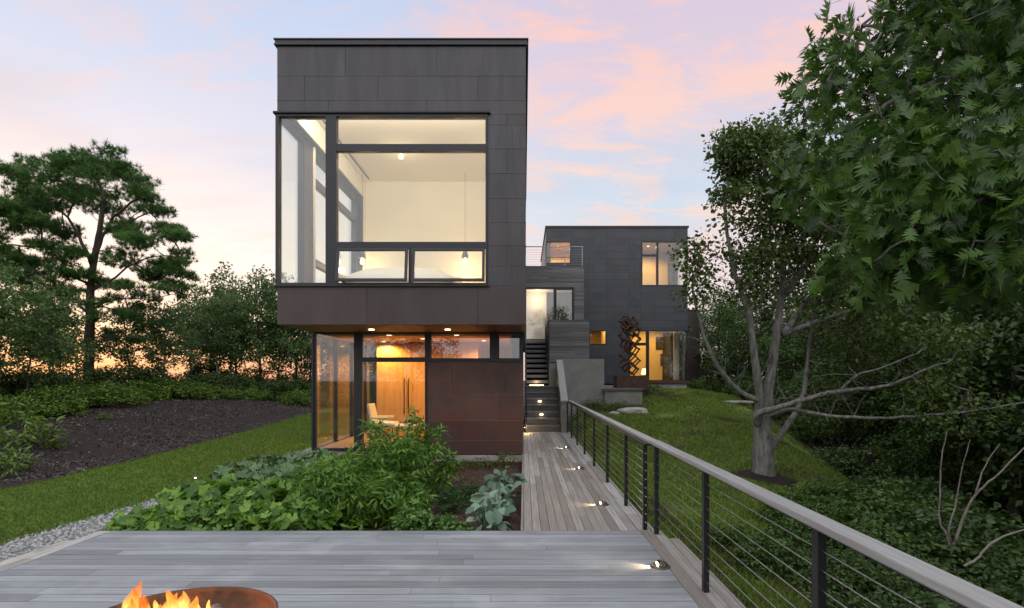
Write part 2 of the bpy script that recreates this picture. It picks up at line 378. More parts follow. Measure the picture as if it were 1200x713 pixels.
strip('garden_bed', 6.0, 12.6, lambda y: np.full(np.shape(y), -4.75), lambda y: np.full(np.shape(y), .02), 40, .12, .03, SOIL)
def mul_l(y): return np.interp(y, [-8, 6, 12, 17, 22, 26, 29.5, 31], [-17, -15.5, -14.6, -14.6, -15.2, -14.8, -12.0, -10.4])
strip('mulch_bed', -6, 30.6, mul_l, edge_l, 40, .25, .02, MULCH)
def sl_r(y): return np.interp(y, [4, 8, 12, 16, 20, 26, 34], [3.4, 5.2, 7.3, 8.2, 8.8, 9.6, 11.0])
strip('grass_slope', 3, 34, lambda y: np.full(np.shape(y), 1.32), sl_r, 46, .2, .012, MEADOW)
# blades of grass
def blades(name, n, xl, xr, y0, y1, h, mat, wide=.006, fall=1.0, mask=None):
    y = y0+(y1-y0)*RNG.random(n)**fall; u = RNG.random(n); x = xl(y)*(1-u)+xr(y)*u
    if mask is not None:
        k = mask(x, y); x, y = x[k], y[k]; n = len(x)
    z = H(x, y)
    for i in range(0): pass
    T = np.stack([x, y, Hn(x, y)], 1)
    A = RNG.normal(size=(n, 3))*.35+np.array([0, 0, 1.0]); N = RNG.normal(size=(n, 3)); N[:, 2] *= .3
    sc = h*(.6+.8*RNG.random(n)); S = np.stack([sc, np.full(n, wide)*(1+.02*0), sc], 1)
    S[:, 1] = wide*(1+y*.10)
    return tag(soup(name, [(0, -1, 0), (0, 1, 0), (.6, .6, .06), (1, 0, .25), (.6, -.6, .06)], [(0, 1, 2, 3, 4)], frames(N, A), T, S, mat), kind='stuff')
blades('grass', 80000, lambda y: edge_l(y)-.05, lambda y: gr_l(np.minimum(y, 18))+.06, 5.5, 26, .045, BLADE, .004, 1.3)
blades('rough_grass', 120000, lambda y: np.full(np.shape(y), 1.45), lambda y: sl_r(y)+.3, 4, 27, .065, BLADER, .005, 1.2,
       mask=lambda x, y: (np.hypot(x-5.0, y-11.65) > .62) & np.array([mnoise.noise(Vector((a*.7, b*.7, 9)))+.55 > random.random()*.5-.1 for a, b in zip(x, y)]))
ico = bmesh.new(); bmesh.ops.create_icosphere(ico, subdivisions=1, radius=.5)
ICO = ([tuple(v.co) for v in ico.verts], [tuple(v.index for v in f.verts) for f in ico.faces]); ico.free()
def randrot(n, flat=.5):
    N = RNG.normal(size=(n, 3))*flat+np.array([0, 0, 1.0]); return frames(N, RNG.normal(size=(n, 3)))
n = 9000; y = 4+15*RNG.random(n)**1.6; u = RNG.random(n); x = (gr_l(y)-.03)*(1-u)+(-4.62)*u
s = .022+.03*RNG.random(n); T = np.stack([x, y, Hn(x, y)+.012], 1)
tag(soup('gravel', *ICO, randrot(n), T, np.stack([s*1.25, s, s*.6], 1), STONE), kind='stuff')
n = 27000; y = 5+24.5*RNG.random(n)**1.2; u = RNG.random(n); x = mul_l(y)*(1-u)+(edge_l(y))*u
keep = np.array([mnoise.noise(Vector((a*.45, b*.45, 5)))*1.2+.62 > random.random() for a, b in zip(x, y)])
x, y = x[keep], y[keep]; n = len(x); T = np.stack([x, y, Hn(x, y)+.03], 1); s = .03+.05*RNG.random(n)
tag(soup('bark_chips', [(-.5, -.15, 0), (.5, -.2, 0), (.5, .2, .05), (-.5, .15, .03), (0, 0, .16)], [(0, 1, 4), (1, 2, 4), (2, 3, 4), (3, 0, 4)], randrot(n, .45), T, s, CHIP), kind='stuff')
n = 2600; x = -4.6+4.6*RNG.random(n); y = 6.2+6.2*RNG.random(n); T = np.stack([x, y, Hn(x, y)+.035], 1)
tag(soup('soil_clods', *ICO, randrot(n), T, .012+.03*RNG.random(n)**2, SOIL), kind='stuff')
# ------------------------------------------------------------------ deck and walkway
def boards_x(mb, x0, x1, y0, y1, w=.14, gap=.009, z=0, t=.03):
    y = y1
    while y > y0:
        x = x0; first = True
        while x < x1-.01:
            L = random.uniform(1.8, 4.2) if not first else random.uniform(.6, 4.0); first = False
            e = min(x+L, x1)
            if x1-e < .5: e = x1
            mb.box(x, e-(.003 if e < x1 else 0), max(y-w+gap, y0), y, z-t, z+random.uniform(-.0012, .0012)); x = e
        y -= w
def boards_y(mb, x0, x1, y0, y1, w=.10, gap=.005, z=0, t=.03):
    n = round((x1-x0)/w); w = (x1-x0)/n
    for i in range(n):
        y = y0; first = True
        while y < y1-.01:
            L = random.uniform(1.4, 3.6) if not first else random.uniform(.4, 3.0); first = False
            e = min(y+L, y1)
            if y1-e < .5: e = y1
            mb.box(x0+i*w, x0+(i+1)*w-gap, y, e-(.003 if e < y1 else 0), z-t, z+random.uniform(-.0012, .0012)); y = e
m = MB(); boards_x(m, -4.46, 1.262, -3, 6.17)
m.build('deck', DECKX, kind='structure', label='weathered grey plank deck around the fire bowl')
m = MB(); boards_y(m, -4.6, -4.466, -3, 6.17, .134); boards_y(m, 1.268, 1.50, -3, 6.17, .116)
m.build('deck_border', DECKX and DECKY, kind='structure')
m = MB(); m.box(-4.61, 1.52, -3.0, 6.15, -.22, -.045); m.box(-.04, 1.40, 6.15, 17.75, -.24, -.045); m.box(-4.615, -.045, 6.15, 6.19, -.24, -.002); m.build('deck_frame', SUB, kind='structure')
m = MB(); boards_y(m, .0, 1.24, 6.18, 17.70, .095); boards_y(m, 1.245, 1.39, 6.18, 17.70, .145)
m.box(-.035, -.006, 6.18, 17.7, -.26, .002, .3); m.box(1.396, 1.425, 6.18, 17.7, -.26, -.001, .6)
m.build('walkway', DECKY, kind='structure')
m = MB(); m.box(1.508, 1.66, -3, 6.1, -.10, -.06, .5); m.box(1.50, 1.68, 6.0, 6.14, -.30, -.10, .5); m.build('deck_ledge', DECKY, kind='structure')
t = thing('stone_kerb', (-4.75, 5.4, -.2), 'pale stone edging strip between the gravel and the deck border', 'kerb')
m = MB(); y = 3.2
while y < 6.0:
    m.box(-4.86, -4.64, y, y+.55, -.22, -.05+random.uniform(-.005, .005)); y += .56
m.build('stone', CONCL, t, bevel=.012)
# ------------------------------------------------------------------ cable railings
def railing(label, x, posts, y0, y1, ends=(), xr=None):
    xr = xr or x
    t = thing('cable_railing', (x, posts[0], 0), label, 'railing')
    for py in posts:
        p = MB().box(x-.021, x+.021, py-.03, py+.03, -.02, .935).build('post', BLACK, t, bevel=.003)
    MB().box(xr-.052, xr+.052, y0, y1, .945, .985).build('top_rail', RAILW, t, bevel=.008)
    MB().box(min(x, xr)-.02, max(x, xr)+.02, y0+.01, y1-.01, .927, .943).build('under_rail', BLACK, t)
    for k in range(9):
        z = .085+k*.094; pts = []; yy = y0+.02
        n = 14
        pts = [(x+.0005*math.sin(i), y0+.02+(y1-y0-.04)*i/n, z-.0015*math.sin(PI*i/n)) for i in range(n+1)]
        MB().tube(pts, .0032, 6).build('cable', STEEL, t, True)
    for k in range(9):
        z = .085+k*.094
        for py in ends: MB().tube([(x-.024, py, z), (x+.024, py, z)], .007, 6).build('cable_fitting', STEEL, t)
    return t
railing('black post and steel cable railing with grey wood handrail along the near deck', 1.41, [-1.2, 1.02, 2.72, 4.42, 6.06], -2.0, 6.145, (6.06,), 1.41)
railing('black post and steel cable railing with grey wood handrail along the walkway to the stairs', 1.325, [6.24, 7.40, 9.05, 10.75, 12.45, 14.15, 15.85, 17.35], 6.15, 17.45, (6.24,), 1.40)
# ------------------------------------------------------------------ deck lights
EMW = M('warm_lamp_glow', (1, .8, .5), emit=(1.0, .72, .38), es=14)
EMR = M('recessed_lamp_glow', (1, .8, .5), emit=(1.0, .70, .36), es=3)
EMS = M('warm_step_lamp_glow', (1, .8, .5), emit=(1.0, .74, .42), es=5)
BRONZE = M('dark_bronze_lamp_housing', (.10, .09, .08), .35, .8)
def light(kind, name, loc, e, col=(1, .72, .40), parent=None, **kw):
    l = bpy.data.lights.new(name, kind); l.energy = e; l.color = col
    for k, v in kw.items(): setattr(l, k, v)
    o = bpy.data.objects.new(name, l); COL.objects.link(o); o.location = loc
    if parent: o.parent = parent; o.location = Vector(loc)-ORG[parent.name]
    return o
def deck_light(x, y, label):
    t = thing('deck_light', (x, y, 0), label, 'deck light', 'low path lights set in the decking')
    MB().lathe([(0, .012), (.07, .012), (.082, .008), (.085, .001), (.085, -.01)], (x, y, 0), 28).build('base_plate', BRONZE, t, True)
    h = MB().lathe([(.062, .012), (.060, .030), (.048, .042), (.025, .048), (.0, .049)], (x, y, 0), 18, -PI*.62, PI*.62)
    h.build('hood', BRONZE, t, True)
    MB().obox((x-.028, y, .026), (.012, .05, .018)).build('lamp', EMW, t)
    l = light('SPOT', 'lamp_beam', (x-.045, y, .034), 9, (1, .70, .36), t, spot_size=math.radians(75), spot_blend=.7, shadow_soft_size=.01)
    l.rotation_euler = Vector((-1, 0, -.16)).to_track_quat('-Z', 'Y').to_euler()
deck_light(1.20, 5.0, 'round bronze light on the near deck, the closest and largest of the row')
deck_light(1.03, 7.45, 'small round light at the near end of the walkway, first beyond the deck')
deck_light(1.03, 10.4, 'small round light halfway along the walkway planks')
deck_light(1.03, 13.5, 'small round light on the far walkway planks nearest the stairs')
t = thing('wall_light', (.03, 17.3, .25), 'small warm light at the foot of the house wall beside the stairs', 'light')
MB().box(-.0, .035, 17.2, 17.4, .18, .26).build('housing', BRONZE, t); MB().box(.004, .031, 17.22, 17.38, .172, .179).build('lamp', EMW, t)
light('POINT', 'lamp_light', (.10, 17.25, .14), 5, (1, .66, .30), t, shadow_soft_size=.03)
# ================================================================== WINDOWS
class W:   # plane mapper: 'f' plane y = c (outside towards -y), 'l' plane x = c (outside -x), 'r' plane x = c (outside +x)
    def __init__(s, side, c): s.s = side; s.c = c
    def box(s, mb, u0, u1, w0, w1, d0, d1, r=None):
        if s.s == 'f': mb.box(u0, u1, s.c+d0, s.c+d1, w0, w1, r)
        elif s.s == 'l': mb.box(s.c+d0, s.c+d1, u0, u1, w0, w1, r)
        else: mb.box(s.c-d0, s.c-d1, u0, u1, w0, w1, r)
def window(w, root, u0, u1, z0, z1, fw=.06, bars_u=(), bars_z=(), glass=GLASS, d0=.0, d1=.1, name='window', frame=FRAME, sides=(1, 1, 1, 1)):
    m = MB(); L, R, B, T = [fw*k if not isinstance(k, bool) else fw for k in sides]
    w.box(m, u0, u0+L, z0, z1, d0, d1); w.box(m, u1-R, u1, z0, z1, d0, d1)
    w.box(m, u0+L, u1-R, z0, z0+B, d0+.001, d1); w.box(m, u0+L, u1-R, z1-T, z1, d0+.001, d1)
    for b in bars_u:
        bu, bw, a, c = (b+(z0+B, z1-T))[:4] if len(b) == 2 else b
        w.box(m, bu-bw/2, bu+bw/2, a, c, d0+.002, d1-.002)
    for b in bars_z:
        bz, bw, a, c = (b+(u0+L, u1-R))[:4] if len(b) == 2 else b
        w.box(m, a, c, bz-bw/2, bz+bw/2, d0+.004, d1-.004)
    o = m.build(name, frame, root)
    g = MB(); w.box(g, u0+L*.7, u1-R*.7, z0+B*.7, z1-T*.7, (d0+d1)/2-.008, (d0+d1)/2+.008); g.build('pane', glass, o)
    return o
def clad(w, mb, u0, u1, z0, z1, courses, cuts, t=.018, gap=.005):
    """courses: z seams; cuts: function(k) -> inner u seams; every panel a thin tray"""
    zs = [z0]+[z for z in sorted(courses) if z0+.02 < z < z1-.02]+[z1]
    for k in range(len(zs)-1):
        us = [u0]+[u for u in sorted(cuts(k)) if u0+.08 < u < u1-.08]+[u1]
        for a, b in zip(us[:-1], us[1:]):
            dz = random.uniform(0, .003)
            w.box(mb, a+gap/2, b-gap/2, zs[k]+gap/2, zs[k+1]-gap/2, -t-dz, -.001)
            w.box(mb, a+gap/2, b-gap/2, zs[k]+gap/2, zs[k]+gap/2+.014, -t-dz-.004, -t-dz+.001, 2.6)   # folded lower lip, its lighter tint paints in a seam highlight
def stag(u0, step, off): return lambda k: [u0+step*(i+off*(k % 2)+.13*math.sin(k*2.3)) for i in range(-1, 40)]
# ================================================================== FRONT HOUSE
YU, YL, XL, XR = 10.7, 12.46, -4.64, .035
XB = 20.0
hs = thing('copper_house', (-2.3, 14, -.2), 'two storey dark metal clad house with a large glazed corner bedroom above red-brown panels', 'house')
UZ = lambda py: wz(py, YU); UX = lambda px: wx(px, YU)
z0, z1 = UZ(380), UZ(47); wt, wb = UZ(134), UZ(335); wr = UX(571.5)
# structural mass (dark membrane behind the cladding)
m = MB(); g = .02
m.box(XL+g, XR-g, YU+g, YU+.24, wt, z1-.06); m.box(wr, XR-g, YU+g, YU+.24, wb, wt); m.box(XL+g, XR-g, YU+g, YU+.24, z0+.03, wb)
m.box(XL+g, XL+.22, YU+.24, XB, wt, z1-.06); m.box(XL+g, XL+.22, YU+.24, XB, z0+.03, wb); m.box(XL+g, XL+.22, 15.6, XB, wb, wt)
m.box(XR-.22, XR-g, YU+.24, 22.9, z0+.03, z1-.06); m.box(XL+.22, XR-.22, XB-.2, XB, 2.7, z1-.06)
m.build('structural_wall', SUB, hs)
courses = [7.34, 6.88, 6.42, 5.97, 5.51, 5.04, 4.585, 4.15, 3.77]
m = MB(); wf = W('f', YU+.02)
topcuts = {0: [UX(385), UX(500)], 1: [UX(357), UX(443), UX(560)], 2: [UX(405), UX(512)]}
clad(wf, m, XL, XR, wt, z1-.11, [7.34, 6.88], lambda k: topcuts[k % 3])
clad(wf, m, wr, XR, wb, wt, courses, lambda k: [UX(594)] if k % 2 else ([UX(600)] if k % 3 == 0 else []))
ol = W('l', XL+.02); orr = W('r', XR-.02)
clad(ol, m, YU, XB, wt, z1-.11, [7.34, 6.88], stag(YU, 1.5, .5)); clad(ol, m, 15.62, XB, wb, wt, courses, stag(YU, 1.5, .5))
clad(orr, m, YU, 22.9, wb, z1-.11, courses, stag(YU, 1.5, .5))
m.build('upper_cladding', ZINC, hs)
m = MB(); clad(wf, m, XL, XR, z0, wb, [], lambda k: [UX(430), UX(560)]); clad(ol, m, YU, XB, z0, wb, [], stag(YU, 2.1, 0)); clad(orr, m, YU, 22.9, z0, wb, [], stag(YU, 2.1, 0))
m.build('copper_band', COPPER, hs)
m = MB(); m.box(XL-.045, XR+.045, YU-.045, XB+.03, z1-.11, z1-.085); m.box(XL-.03, XR+.03, YU-.03, XB+.02, z1-.085, z1-.012); m.box(XL-.05, XR+.05, YU-.05, XB+.04, z1-.012, z1+.01)
m.build('parapet_cap', CAPM, hs)
MB().box(XL+.2, XR-.2, YU+.2, XB-.2, 7.3, 7.6).build('roof', SUB, hs)
m = MB()
for i in range(14):
    x = XL+(XR-XL)*i/14; m.box(x+.003, x+(XR-XL)/14-.003, YU+.01, YL+.06, z0-.012, z0+.02)
so = m.build('soffit', SOFF, hs)
for lx in (UX(436)*1.1, UX(525)*1.1):
    yy = YU*1.1-.05; xx = lx
    MB().lathe([(0, 0), (.045, 0), (.055, -.008), (.055, .004)], (xx, yy, z0-.013), 20).build('soffit_light', EMW, so, True)
    l = light('SPOT', 'soffit_lamp', (xx, yy, z0-.04), 14, (1, .72, .42), None, spot_size=math.radians(95), spot_blend=.8, shadow_soft_size=.04)
# upper windows: the front
corner = UX(325)
fw_ = .055
m = MB(); wf2 = W('f', YU)
def bx(w, m, u0, u1, a, b, d0=-.03, d1=.10): w.box(m, u0, u1, a, b, d0, d1)
XA, XM0, XM1 = UX(327.5), UX(382), UX(394.5)
bx(wf2, m, XL-.02, XA, wb-.0, wt)                               # corner post
bx(wf2, m, XM0, XM1, wb, wt, -.028, .12); bx(wf2, m, UX(569), wr, wb, wt)
bx(wf2, m, XA, XM0, wt-.05, wt); bx(wf2, m, XM1, UX(569), wt-.05, wt)
bx(wf2, m, XA, XM0, wb, wb+.05); bx(wf2, m, XM1, UX(569), wb, wb+.05)
bx(wf2, m, XM1, UX(569), UZ(177.5), UZ(169.5), -.025, .1); bx(wf2, m, XM1, UX(569), UZ(291), UZ(284), -.025, .1)
bx(wf2, m, UX(479), UX(483), wb+.05, UZ(291), -.022, .1)
bx(wf2, m, XL-.05, wr+.05, wt, wt+.03, -.07, .02); bx(wf2, m, XL-.05, wr+.03, wb-.02, wb, -.06, .02)
wm = m.build('window', FRAME, hs)
def pane(w, root, u0, u1, a, b, d=.03, mat=GLASS):
    g = MB(); w.box(g, u0-.01, u1+.01, a-.01, b+.01, d-.008, d+.008); return g.build('pane', mat, root)
pane(wf2, wm, XA, XM0, wb+.05, wt-.05); pane(wf2, wm, XM1, UX(569), UZ(169.5), wt-.05); pane(wf2, wm, XM1, UX(569), UZ(284), UZ(177.5))
for (a, b) in ((XM1+.01, UX(479)-.01), (UX(483)+.01, UX(569)-.01)):
    top = UZ(291)-.01; bot = wb+.055; hgt = top-bot; ang = math.radians(-9)
    R = Matrix.Rotation(ang, 3, 'X'); piv = Vector(((a+b)/2, YU-.02, top)); w_ = (b-a)/2; f_ = .05
    m = MB()
    for c, s in (((0, 0, -f_/2), (2*w_, .045, f_)), ((0, 0, -hgt+f_/2), (2*w_, .045, f_)), ((-w_+f_/2, 0, -hgt/2), (f_, .045, hgt-2*f_)), ((w_-f_/2, 0, -hgt/2), (f_, .045, hgt-2*f_))):
        m.obox(piv+R @ Vector(c), s, R)
    o = m.build('awning_window', FRAME, hs)
    MB().obox(piv+R @ Vector((0, 0, -hgt/2)), (2*w_-1.6*f_, .012, hgt-1.6*f_), R).build('pane', GLASS, o)
    MB().tube([((a+b)/2-.08, YU-.03, bot-.03), ((a+b)/2+.08, YU-.03, bot-.03)], .012, 6).build('latch', FRAME, o)
# the left side
wl = W('l', XL); m = MB()
bx(wl, m, 11.72, 12.22, wb, wt, -.02, .12); bx(wl, m, 15.35, 15.62, wb, wt, -.02, .12)
bx(wl, m, YU+.11, 11.72, wt-.09, wt, -.02, .1); bx(wl, m, YU+.11, 11.72, wb, wb+.05, -.02, .1)
bx(wl, m, 12.22, 15.35, wt-.16, wt, -.02, .1); bx(wl, m, 12.22, 15.35, wb, wb+.06, -.02, .1)
bx(wl, m, 12.22, 15.35, 5.88, 6.02, -.018, .1); bx(wl, m, 12.22, 15.35, 4.12, 4.26, -.018, .1)
bx(wl, m, YU-.05, 15.7, wt, wt+.03, -.06, .02); bx(wl, m, YU-.05, 15.7, wb-.02, wb, -.06, .02)
ws = m.build('window', FRAME, hs)
pane(wl, ws, YU+.1, 11.72, wb+.05, wt-.09); pane(wl, ws, 12.22, 15.35, 6.02, wt-.16); pane(wl, ws, 12.22, 15.35, 4.26, 5.88); pane(wl, ws, 12.22, 15.35, wb+.06, 4.12)
MB().box(XL+.125, XL+.16, 12.18, 12.24, wb+.02, wt-.01).build('window_jamb', PLASTER, hs)
# the bedroom inside
FZ, CEI, YB = 3.30, 7.12, 15.8
MB().box(XL+.23, XR-.23, YU+.25, YB, FZ-.12, FZ).build('floor', OAKF, hs)
m = MB(); m.box(XL+.23, XR-.23, YU+.245, YB+.1, CEI, CEI+.1); m.box(XL+.225, XR-.23, YU+.241, YU+.27, wt+.01, CEI); m.build('ceiling', CEIL, hs)
m = MB(); m.box(XL+.225, XR-.23, YB, YB+.1, FZ, CEI); m.box(XR-.26, XR-.222, YU+.25, YB, FZ, CEI); m.box(XL+.222, XL+.26, YU+.25, YB, wt+.01, CEI)
m.box(XL+.222, XL+.26, 15.62, YB, FZ, wt); m.box(wr+.02, XR-.27, YU+.241, YU+.27, FZ, wt)
m.build('interior_wall', PLASTER, hs)
m = MB(); m.box(XL+.40, XL+.43, YU+.5, YB-.3, CEI-.05, CEI-.02)
tr = m.build('curtain_track', BLACK, hs)
# door standing ajar in the right wall
MB().box(XR-.30, XR-.262, 14.3, 15.2, FZ, FZ+2.1).build('door', WOODP, hs)
# bed, lamps
WHITE = M('white_bed_linen', (.72, .70, .66), .85, bump=.25, bscale=5, spec=.2)
UPH = M('grey_upholstery', (.30, .29, .28), .85)
bx0, bx1 = wx(404, 12.5), wx(529, 12.5)
t = thing('bed', ((bx0+bx1)/2, 13.6, FZ), 'wide bed with plump white bedding behind the opened bedroom windows', 'bed')
MB().box(bx0+.05, bx1-.05, 12.62, 15.5, FZ+.12, FZ+.36).build('bed_base', UPH, t, bevel=.03)
def pillow(c, s, r=None):
    m = bmesh.new(); bmesh.ops.create_cube(m, size=1); bmesh.ops.subdivide_edges(m, edges=m.edges[:], cuts=7, use_grid_fill=True)
    mb = MB(); vs = []
    for v in m.verts:
        x, y, z = [2*k for k in v.co]; f = ((1-x**4)*(1-y**4))**.35 if max(abs(x), abs(y)) < 1 else 0
        zz = z*(.35+.65*f); k = 1-.06*z*z
        vs.append(Vector((c[0]+x*k*s[0]/2, c[1]+y*k*s[1]/2, c[2]+zz*s[2]/2+.012*mnoise.noise(Vector((x*2, y*2, c[0]*5))))))
    mb.add(vs, [tuple(v.index for v in f.verts) for f in m.faces]); m.free(); return mb
pillow(((bx0+bx1)/2, 14.0, FZ+.52), (bx1-bx0, 3.0, .78)).build('duvet', WHITE, t, True)
for px in (445, 490): pillow((wx(px, 14.9), 15.1, FZ+.96), (.8, .5, .30)).build('pillow', WHITE, t, True)
MB().box(bx0+.1, bx1-.1, 15.52, 15.64, FZ, FZ+1.15).build('headboard', UPH, t, bevel=.03)
SHADE = M('grey_lamp_shade', (.07, .075, .085), .5, .2); BULB = M('lit_glass_bulb', (1, .9, .7), emit=(1, .78, .42), es=2.5)
def pendant(px, label):
    D = 15.1; x = wx(px, D); zt = wz(291, D)
    t = thing('pendant_lamp', (x, D, zt-.3), label, 'pendant lamp', 'pendant lamps beside the bed')
    MB().tube([(x, D, CEI), (x, D, zt)], .004, 5).build('cord', BLACK, t)
    MB().lathe([(.02, 0), (.035, -.03), (.10, -.26), (.095, -.26), (.03, -.03), (0, -.01)], (x, D, zt), 20).build('lamp_shade', SHADE, t, True)
    MB().lathe([(0, -.44), (.035, -.43), (.06, -.39), (.06, -.36), (.03, -.29), (.025, -.26)], (x, D, zt), 16).build('bulb', BULB, t, True)
    light('POINT', 'bulb_light', (x, D+.25, zt-.55), 17, (1, .66, .28), t, shadow_soft_size=.08)
pendant(424.5, 'cone shaded pendant lamp left of the bed, nearest the side windows'); pendant(545, 'cone shaded pendant lamp right of the bed with a bright bulb')
def spot_head(x, y, z, label, e, size=.12):
    t = thing('ceiling_lamp', (x, y, z), label, 'ceiling lamp')
    MB().lathe([(0, .0), (.05, .0), (.05, -.015), (.018, -.02), (.018, -.10)], (x, y, z), 14).build('mount', SHADE, t, True)
    MB().lathe([(.018, -.10), (.06, -.14), (.055, -.20), (0, -.215)], (x, y, z), 16).build('bulb', BULB, t, True)
    light('POINT', 'bulb_light', (x, y, z-.34), e, (1, .76, .44), t, shadow_soft_size=size)
spot_head(wx(470, 13.6), 13.6, CEI, 'small ceiling lamp in the middle of the upper bedroom', 6, .05)
cv_ = light('AREA', 'added_room_fill', (-2.5, 11.02, 6.88), 84, (1, .82, .60), hs, shape='RECTANGLE', size=3.6, size_y=.12); cv_.rotation_euler = Vector((0, 1, .02)).to_track_quat('-Z', 'Y').to_euler()  # unseen area lamp added behind the header to brighten ceiling and back wall
cv_ = light('AREA', 'added_room_fill', (-.32, 13.4, 6.9), 30, (1, .78, .50), hs, shape='RECTANGLE', size=.1, size_y=3.2); cv_.rotation_euler = Vector((-1, 0, -.3)).to_track_quat('-Z', 'Y').to_euler()  # second added lamp, brightens the bedroom from the right wall
# ------------------------------------------------------------------ lower storey
LX = lambda px: wx(px, YL); LZ = lambda py: wz(py, YL)
lt, lb = z0-.014, LZ(527); xr = -.02; xl = XL
m = MB(); px0 = LX(500.5)
m.box(px0, xr-.02, YL+.02, YL+.22, -.02, LZ(424)); m.box(xr-.24, xr-.02, YL+.22, 22.9, -.02, lt); m.box(xl+.02, xl+.22, 17.6, 22.5, -.02, lt); m.box(xl+.22, xr-.24, 22.3, 22.5, -.02, lt)
m.build('lower_structural_wall', SUB, hs)
m = MB(); wlf = W('f', YL+.02)
clad(wlf, m, px0, xr, LZ(532), LZ(424.5), [LZ(463), LZ(494), LZ(517)], lambda k: [[LX(560)], [LX(540)], [LX(585)], [LX(530), LX(592)]][k % 4])
m.build('red_brown_cladding', RUST, hs); m = MB(); clad(W('r', xr-.02), m, YL, 22.9, LZ(532), lt, [LZ(463), LZ(494), LZ(517), LZ(424)], stag(YL, 1.5, .5)); m.build('red_brown_cladding', RUST, hs); m = MB(); clad(W('l', xl+.02), m, 17.6, 22.5, 0, lt, [.6, 1.2, 1.8], stag(YL, 1.5, .5))
m.build('red_brown_cladding', RUST, hs)
m = MB(); m.box(xl-.0, xr-.01, YL+.015, 22.5, -.5, -.025); m.box(xl+.02, px0, YL+.02, 17.6, -.03, .08); m.build('foundation', CONCL, hs)
m = MB()
a, b = LX(415), LX(424.5)
bx(W('f', YL), m, xl-.01, LX(367.5), lb-.03, lt, -.01, .05); bx(W('f', YL), m, a, b, lb-.03, lt, -.02, .14); bx(W('f', YL), m, LX(498), LX(505), LZ(424), lt, -.02, .12)
bx(W('f', YL), m, LX(498), px0, lb-.03, LZ(424), -.02, .12)
bx(W('f', YL), m, LX(574), LX(585), LZ(424), lt, -.02, .12); bx(W('f', YL), m, LX(608.5), xr+.005, LZ(424.5), lt, -.02, .12)
for (u, v) in ((LX(367.5), a), (b, LX(498)), (LX(505), LX(574)), (LX(585), LX(608.5))):
    bx(W('f', YL), m, u, v, LZ(391.5), lt, -.018, .1)
bx(W('f', YL), m, LX(367.5), a, lb-.03, lb+.03, -.018, .1); bx(W('f', YL), m, b, LX(498), lb-.03, lb+.03, -.018, .1)
bx(W('f', YL), m, b, LX(498), LZ(424.5), LZ(419), -.018, .1); bx(W('f', YL), m, LX(505), LX(574), LZ(424.3), LZ(420), -.018, .1); bx(W('f', YL), m, LX(585), LX(608.5), LZ(424.3), LZ(420), -.018, .1)
wn = m.build('window', FRAME, hs); wq = W('f', YL)
pane(wq, wn, LX(367.5), a, lb+.03, LZ(391.5)); pane(wq, wn, b, LX(498), lb+.03, LZ(424.5)); pane(wq, wn, b, LX(498), LZ(419), LZ(391.5), mat=GLASSR)
pane(wq, wn, LX(505), LX(574), LZ(420), LZ(391.5), mat=GLASSR); pane(wq, wn, LX(585), LX(608.5), LZ(420), LZ(391.5), mat=GLASSR)
window(W('l', xl), hs, YL+.02, 17.6, lb-.03, lt, .05, bars_u=((13.9, .07), (15.3, .30), (16.5, .07)), d0=-.01, d1=.09, glass=GLASSR)
# lower room
m = MB(); m.box(xl+.1, xr-.25, YL+.13, 17.6, .082, .12); m.build('floor', OAKF, hs)
m = MB()
for i in range(16):
    x = xl+.1+(xr-xl-.35)*i/16; m.box(x, x+(xr-xl-.35)/16-.004, YL+.13, 17.5, 2.60, 2.64)
m.build('ceiling', WOODP, hs)
m = MB(); m.box(xl+.2, xr-.25, 17.5, 17.6, .12, 2.6); m.box(xr-.29, xr-.25, YL+.23, 17.5, .12, 2.6); m.box(px0+.02, xr-.3, YL+.225, YL+.25, .12, LZ(425)); 
for i in range(7): m.box(xl+.2+i*.34, xl+.535+i*.34, 17.44, 17.495, .12, 2.6)
m.build('interior_wall', WOODP, hs)
t = thing('wardrobe', (wx(478, 15), 15.1, .12), 'tall honey wood wardrobe with two long door pulls in the lower room', 'wardrobe')
c0, c1 = wx(441, 14.9), wx(560, 14.9); cm = wx(476.5, 14.9)
MB().box(c0, c1, 14.93, 15.6, .12, 2.58).build('carcass', WOODP, t)
for (a_, b_) in ((c0+.01, cm-.004), (cm+.004, wx(515, 14.9)), (wx(515, 14.9)+.006, c1-.01)):
    d = MB().box(a_, b_, 14.905, 14.928, .16, 2.54).build('door', WOODP, t)
for hx in (cm-.055, cm+.055): MB().tube([(hx, 14.9, .75), (hx, 14.86, .75), (hx, 14.86, 1.65), (hx, 14.9, 1.65)], .012, 8).build('handle', BLACK, t)
WHT = M('white_moulded_chair', (.72, .66, .55), .45)
cx, cy = -3.42, 13.4
t = thing('lounge_chair', (cx, cy, .12), 'cream moulded armchair standing behind the glass corner', 'chair')
pts = []
m = MB(); R1 = Matrix.Rotation(math.radians(-14), 3, 'Y')
m.obox((cx-.14, cy, .84), (.06, .56, .46), Matrix.Rotation(math.radians(-12), 3, 'Y')).build('backrest', WHT, t, bevel=.05)
MB().obox((cx+.14, cy, .60), (.58, .54, .09), Matrix.Rotation(math.radians(4), 3, 'Y')).build('seat', WHT, t, bevel=.04)
for sy in (-1, 1): MB().obox((cx+.08, cy+sy*.27, .74), (.44, .05, .05)).build('armrest', WHT, t, bevel=.02)
for sx in (-.1, .36):
    for sy in (-.22, .22): MB().tube([(cx+sx, cy+sy, .56), (cx+sx*1.25-.02, cy+sy*1.15, .12)], .014, 6).build('leg', BLACK, t)
t = thing('side_table', (wx(478, 13.3), 13.3, .12), 'low round cream table beside the armchair', 'table')
tx = wx(478, 13.3)
